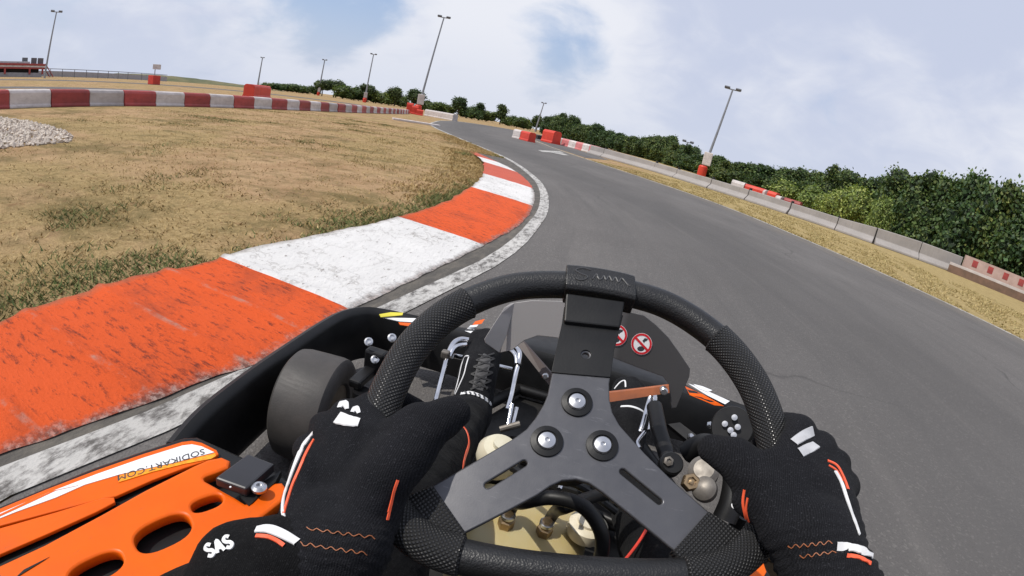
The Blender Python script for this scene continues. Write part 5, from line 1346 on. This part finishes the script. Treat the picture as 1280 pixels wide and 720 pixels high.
class Surf:
    def __init__(s, objs):
        bm = bmesh.new()
        for o in objs:
            me = o.data.copy(); me.transform(Matrix.Translation(wloc(o))); bm.from_mesh(me); bpy.data.meshes.remove(me)
        s.b = BVHTree.FromBMesh(bm); bm.free()
    def hit(s, x, y):
        k = ray(x, y); h = s.b.ray_cast(CAM, k)
        return (h[0], h[1]) if h[0] is not None else (None, None)
def strip(name, surf, path, w, mt, parent, off=.0004, n=5, taper=True, th=.0005):
    """sewn strip that follows the cloth; path in picture points, w (metres) a number or one per point"""
    W = w if isinstance(w, (list, tuple)) else [w] * len(path)
    P3 = catmull([V((x, y, ww * 1000)) for (x, y), ww in zip(path, W)], n)
    pts = []
    for p in P3:
        h, nn = surf.hit(p.x, p.y)
        if h is not None: pts.append((h, nn if nn.dot(CAM - h) > 0 else -nn, p.z / 1000))
    if len(pts) < 3: print('strip misses', name); return None
    # drop points that jump in depth
    q = [pts[0]]
    for a in pts[1:]:
        if (a[0] - q[-1][0]).length < .03: q.append(a)
    pts = q; vs = []; fs = []
    for i, (h, nn, ww) in enumerate(pts):
        a = pts[max(0, i - 1)][0]; b = pts[min(len(pts) - 1, i + 1)][0]; t = (b - a)
        if t.length < 1e-6: t = V((1, 0, 0))
        t.normalize(); sd = nn.cross(t).normalized() * ww / 2
        vs += [h - sd + nn * off * .2, h - sd * .9 + nn * (off + th), h + sd * .9 + nn * (off + th), h + sd + nn * off * .2]
    for i in range(len(pts) - 1):
        for j in range(3): fs.append((i * 4 + j, i * 4 + j + 1, i * 4 + j + 5, i * 4 + j + 4))
    return MB().add(vs, fs).build(name, mt, parent, True)

# ---------------- gloves
def finger(mb, pts, r):
    P = [at(*p) for p in pts]
    for i in range(len(P) - 1): mb.capsule(P[i], P[i + 1], r[i], r[i + 1], 14, 5)
    return P
def glove(name, wrist, cuff_to, mcp, fingers, thumb, label, fr, tr, web):
    mb = MB()
    wp = at(*wrist)
    M = [at(*p) for p in mcp]
    for i, p in enumerate(M):
        mb.capsule(wp.lerp(M[1].lerp(M[2], .5), .10) + (p - M[1].lerp(M[2], .5)) * .45, p, .0185, .0145, 14, 5)
    for a, b in zip(M, M[1:]): mb.capsule(a, b, .0135, .0135, 12, 4); mb.capsule(wp.lerp(a, .55), wp.lerp(b, .55), .017, .017, 12, 4)
    # wrist and cuff
    d = (cuff_to - wp).normalized()
    mb.capsule(wp - d * .02, wp + d * .035, .034, .0375, 18, 5)
    mb.capsule(wp.lerp(M[1], .25), wp, .031, .034, 18, 5)
    for f in fingers: finger(mb, f, fr)
    T = finger(mb, thumb, tr)
    for (a, b, ra, rb) in web: mb.capsule(at(*a), at(*b), ra, rb, 14, 5)
    me = remeshed(mb, .0026, 7, name)
    axis = (M[1].lerp(M[2], .5) - wp).normalized()
    def folds(p):
        q = (p - wp).dot(axis); k = math.exp(-((q - .004) / .024) ** 2)         # gathered elastic at the wrist
        g = math.sin((q + .004 * noise.noise(p * 60)) * 900) * .0011 * k * (.6 + .8 * noise.noise(p * 35))
        c = noise.noise(V((p.dot(axis) * 70, p.x * 16, p.z * 16))) * .0022 * math.exp(-((q - .075) / .035) ** 2)
        return g + c * .7 + noise.noise(p * 42) * .0014 + noise.noise(V((p.x * 25, p.y * 90, p.z * 90))) * .0008
    relief(me, folds)
    o = link(name, me, GLOVE, PER, True); o['label'] = label
    return o
gl = glove('glove', (400, 700, .368), el[-1],
    [(470, 548, .385), (446, 548, .388), (422, 557, .392), (400, 578, .395)],
    [[(470, 548, .385), (458, 512, .415), (487, 497, .450), (522, 512, .452)],
     [(446, 548, .388), (431, 519, .420), (456, 516, .455), (494, 535, .452)],
     [(422, 557, .392), (406, 533, .425), (434, 545, .458), (474, 560, .452)],
     [(400, 578, .395), (386, 563, .425), (414, 580, .452), (452, 592, .448)]],
    [(446, 645, .362), (488, 584, .366), (530, 538, .380), (566, 516, .394)], 'left glove with white knuckle patches and an orange and white outer edge',
    (.0145, .0138, .0125, .0105), (.022, .0225, .0200, .0145),
    [((470, 560, .382), (505, 560, .372), .0165, .0155), ((462, 610, .370), (480, 560, .380), .018, .016), ((430, 640, .366), (455, 600, .374), .020, .018), ((392, 582, .393), (378, 660, .372), .0165, .019), ((500, 545, .378), (525, 530, .380), .0165, .017), ((470, 650, .366), (480, 610, .368), .018, .019)])
gr = glove('glove', (1030, 706, .405), el[1],
    [(982, 578, .412), (1003, 588, .417), (1024, 603, .421), (1041, 625, .421)],
    [[(982, 578, .412), (1000, 538, .447), (980, 533, .487), (950, 556, .490)],
     [(1003, 588, .417), (1026, 560, .452), (1008, 560, .492), (974, 578, .492)],
     [(1024, 603, .421), (1044, 582, .455), (1026, 588, .492), (988, 602, .492)],
     [(1041, 625, .421), (1055, 608, .450), (1038, 618, .482), (1002, 632, .482)]],
    [(985, 660, .395), (955, 607, .402), (920, 574, .416), (892, 561, .428)], 'right glove with two grey knuckle bars and an orange and white outer edge',
    (.0150, .0142, .0128, .0108), (.022, .0215, .0180, .0135),
    [((982, 590, .410), (952, 590, .406), .0165, .0155), ((985, 620, .402), (968, 585, .407), .018, .0165), ((1005, 655, .402), (985, 615, .405), .020, .018), ((940, 625, .404), (985, 650, .398), .016, .018), ((1046, 630, .420), (1050, 668, .408), .0165, .019)])
SL, SR = Surf([gl]), Surf([gr])
# left glove trim
strip('knuckle_patch', SL, [(422, 522), (435, 526), (449, 528)], .011, STRIPE_W, gl)
strip('knuckle_patch', SL, [(424, 510), (430, 503), (434, 512)], [.004, .007, .003], STRIPE_W, gl)
strip('knuckle_patch', SL, [(440, 516), (445, 510), (449, 517)], [.003, .005, .003], STRIPE_W, gl)
strip('white_piping', SL, [(392, 541), (380, 556), (370, 578), (362, 600), (355, 622), (354, 640), (357, 648)], [.003, .005, .0035, .003, .003, .003, .002], STRIPE_W, gl)
strip('orange_piping', SL, [(393, 549), (383, 566), (375, 585), (366, 606), (359, 628), (355, 642)], .0022, STRIPE_O, gl)
strip('orange_piping', SL, [(497, 600), (492, 615), (488, 632), (484, 650)], .002, STRIPE_O, gl)
strip('orange_piping', SL, [(493, 610), (489, 625), (485, 640)], .0014, STRIPE_O, gl)
zz_ = lambda x0, x1, y0, y1, n, a: [(x0 + (x1 - x0) * i / n, y0 + (y1 - y0) * i / n + (a if i % 2 else -a)) for i in range(n + 1)]
strip('stitching', SL, zz_(384, 468, 661, 672, 13, 2.0), .00055, THREAD, gl, n=3)
strip('stitching', SL, zz_(376, 458, 680, 692, 13, 2.0), .00055, THREAD, gl, n=3)
# right glove trim
strip('knuckle_bar', SR, [(992, 553), (1004, 545), (1016, 539)], [.008, .0085, .0085], STRIPE_G, gr)
strip('knuckle_bar', SR, [(1000, 566), (1010, 561), (1020, 556)], [.008, .009, .008], STRIPE_G, gr)
strip('white_piping', SR, [(1044, 589), (1052, 604), (1058, 622), (1064, 640), (1070, 656), (1074, 668)], [.0035, .003, .0026, .0026, .0026, .002], STRIPE_W, gr)
strip('orange_piping', SR, [(1034, 576), (1046, 582), (1054, 596), (1060, 612)], .0022, STRIPE_O, gr)
strip('orange_piping', SR, [(1036, 582), (1046, 589), (1053, 602)], .0014, STRIPE_O, gr)
strip('orange_piping', SR, [(931, 612), (929, 628), (932, 645), (936, 660)], .002, STRIPE_O, gr)
strip('orange_piping', SR, [(935, 622), (933, 638), (937, 654)], .0014, STRIPE_O, gr)
strip('stitching', SR, zz_(985, 1040, 684, 678, 11, 1.9), .00055, THREAD, gr, n=3)
strip('stitching', SR, zz_(1000, 1045, 696, 690, 9, 1.9), .00055, THREAD, gr, n=3)
# cuffs with their white and orange edging
SB = Surf([bodyo, gl, gr])
strip('cuff_edging', SB, [(320, 662), (335, 661), (352, 667), (372, 678)], [.006, .0075, .0075, .006], STRIPE_W, gl)
strip('cuff_edging', SB, [(320, 670), (334, 671), (346, 676), (355, 682)], .003, STRIPE_O, gl)
strip('cuff_edging', SB, [(1046, 683), (1062, 684), (1078, 688), (1092, 696)], [.006, .0065, .006, .004], STRIPE_W, gr)
strip('cuff_edging', SB, [(1058, 694), (1074, 697), (1088, 704)], .003, STRIPE_O, gr)
SBO = Surf([bodyo])
GL = {'S': [[(.9, .85), (.5, 1), (.1, .8), (.3, .55), (.75, .42), (.9, .18), (.5, 0), (.08, .15)]], 'A': [[(0, 0), (.25, .5), (.5, 1), (.75, .5), (1, 0)], [(.22, .35), (.5, .35), (.78, .35)]]}
for i, ch in enumerate('SAS'):
    for st_ in GL[ch]:
        ca, sa = math.cos(R(-24)), math.sin(R(-24)); P = []
        for (gx, gy) in st_:
            x, y = i * 12.5 + gx * 10, -gy * 15
            P.append((261 + x * ca - y * sa, 697 + x * sa + y * ca))
        strip('sleeve_letter', SBO, P, .0028, STRIPE_W, bodyo, n=4)

# ---------------- boots
def boot(s, a, toe, heel, label):
    mb = MB()
    up = V((0, 0, 1)); d = (toe - heel).normalized()
    inst = a.lerp(toe, .38) + V((0, -.01, .03))
    mb.capsule(a + (knee[s] - a).normalized() * .045, a, .051, .050, 16, 5)
    mb.capsule(a, heel + V((0, .01, .03)), .044, .036, 16, 5)
    mb.capsule(a, inst, .048, .046, 16, 5); mb.capsule(inst, toe, .046, .035, 16, 5)
    mb.capsule(heel + V((0, .03, .02)), toe, .036, .031, 16, 5)
    side = d.cross(up).normalized()
    for k in (-1, 1): mb.capsule(inst + side * .016 * k - up * .02, toe + side * .018 * k, .032, .028, 14, 5)
    me = remeshed(mb, .0042, 6, 'boot')
    relief(me, lambda p: noise.noise(p * 34) * .0015)
    o = link('boot', me, SHOEM, PER, True); o['label'] = label
    return o
bl_ = boot(-1, ank[-1], V((-.235, 1.115, .262)), V((-.195, .935, .075)), 'left boot with black laces and white piping')
br_ = boot(1, ank[1], V((.150, 1.13, .235)), V((.165, .95, .07)), 'right boot half hidden behind the wheel spoke')
SBL = Surf([bl_, bodyo])
LACE = pm('dark_laces', (.030, .029, .029), None, 90, .7)
TONGUE = pm('grey_tongue', (.085, .083, .083), (.06, .058, .058), 60, .8)
strip('tongue', SBL, [(597, 487), (601, 470), (606, 452), (609, 444)], [.024, .028, .026, .018], TONGUE, bl_, off=.0004)
lx = [(588, 487, 609, 485), (587, 478, 613, 476), (589, 468, 615, 466), (592, 459, 616, 457), (595, 451, 617, 449), (598, 444, 617, 442)]
for i in range(len(lx) - 1):
    a, b = lx[i], lx[i + 1]
    strip('lace', SBL, [(a[0], a[1]), ((a[0] + b[2]) / 2, (a[1] + b[3]) / 2), (b[2], b[3])], .0042, LACE, bl_, off=.0022)
    strip('lace', SBL, [(a[2], a[3]), ((a[2] + b[0]) / 2, (a[3] + b[1]) / 2), (b[0], b[1])], .0042, LACE, bl_, off=.0026)
strip('lace_bow', SBL, [(600, 484), (594, 480), (599, 476), (604, 481), (608, 487)], .003, LACE, bl_, off=.003)
strip('white_piping', SBL, [(586, 445), (581, 446), (577, 456), (574, 470), (571, 482), (568, 492)], .0035, STRIPE_W, bl_)
strip('white_piping', SBL, [(586, 446), (583, 456), (580, 468), (574, 482), (569, 493)], .003, STRIPE_W, bl_)
strip('white_piping', SBL, [(630, 455), (626, 463), (622, 476), (620, 490), (619, 496)], .0030, STRIPE_W, bl_)
strip('collar_lettering', SBL, [(576, 492), (588, 491), (600, 495), (610, 501), (614, 506)], [.008, .009, .009, .009, .006], STRIPE_W, bl_)
for i in range(6):
    x, y = 581 + i * 5.6, 491.6 + i * i * .38
    strip('collar_letter_gap', SBL, [(x, y - 1.8), (x + 2, y), (x + 1, y + 2.2)], .0028, INK, bl_, off=.0022)
SBR = Surf([br_, bodyo])
strip('collar_lettering', SBR, [(776, 508), (788, 508), (800, 512), (808, 518)], [.006, .007, .007, .005], STRIPE_W, br_)
strip('white_piping', SBR, [(762, 455), (772, 460), (778, 466)], [.008, .010, .006], STRIPE_W, br_)
strip('white_piping', SBR, [(768, 486), (775, 478), (781, 476), (782, 484)], .004, STRIPE_W, br_)
# trouser piping on the shins
SBO = Surf([bodyo])
strip('orange_piping', SBO, [(574, 505), (568, 514), (562, 522)], .006, STRIPE_O, bodyo)
strip('orange_piping', SBO, [(570, 532), (578, 533), (584, 541), (586, 555), (581, 572), (578, 588), (577, 602)], .0055, STRIPE_O, bodyo)
strip('orange_piping', SBO, [(812, 566), (817, 572), (819, 581)], .005, STRIPE_O, bodyo)
strip('orange_piping', SBO, [(830, 586), (836, 593), (840, 600)], .004, STRIPE_O, bodyo)
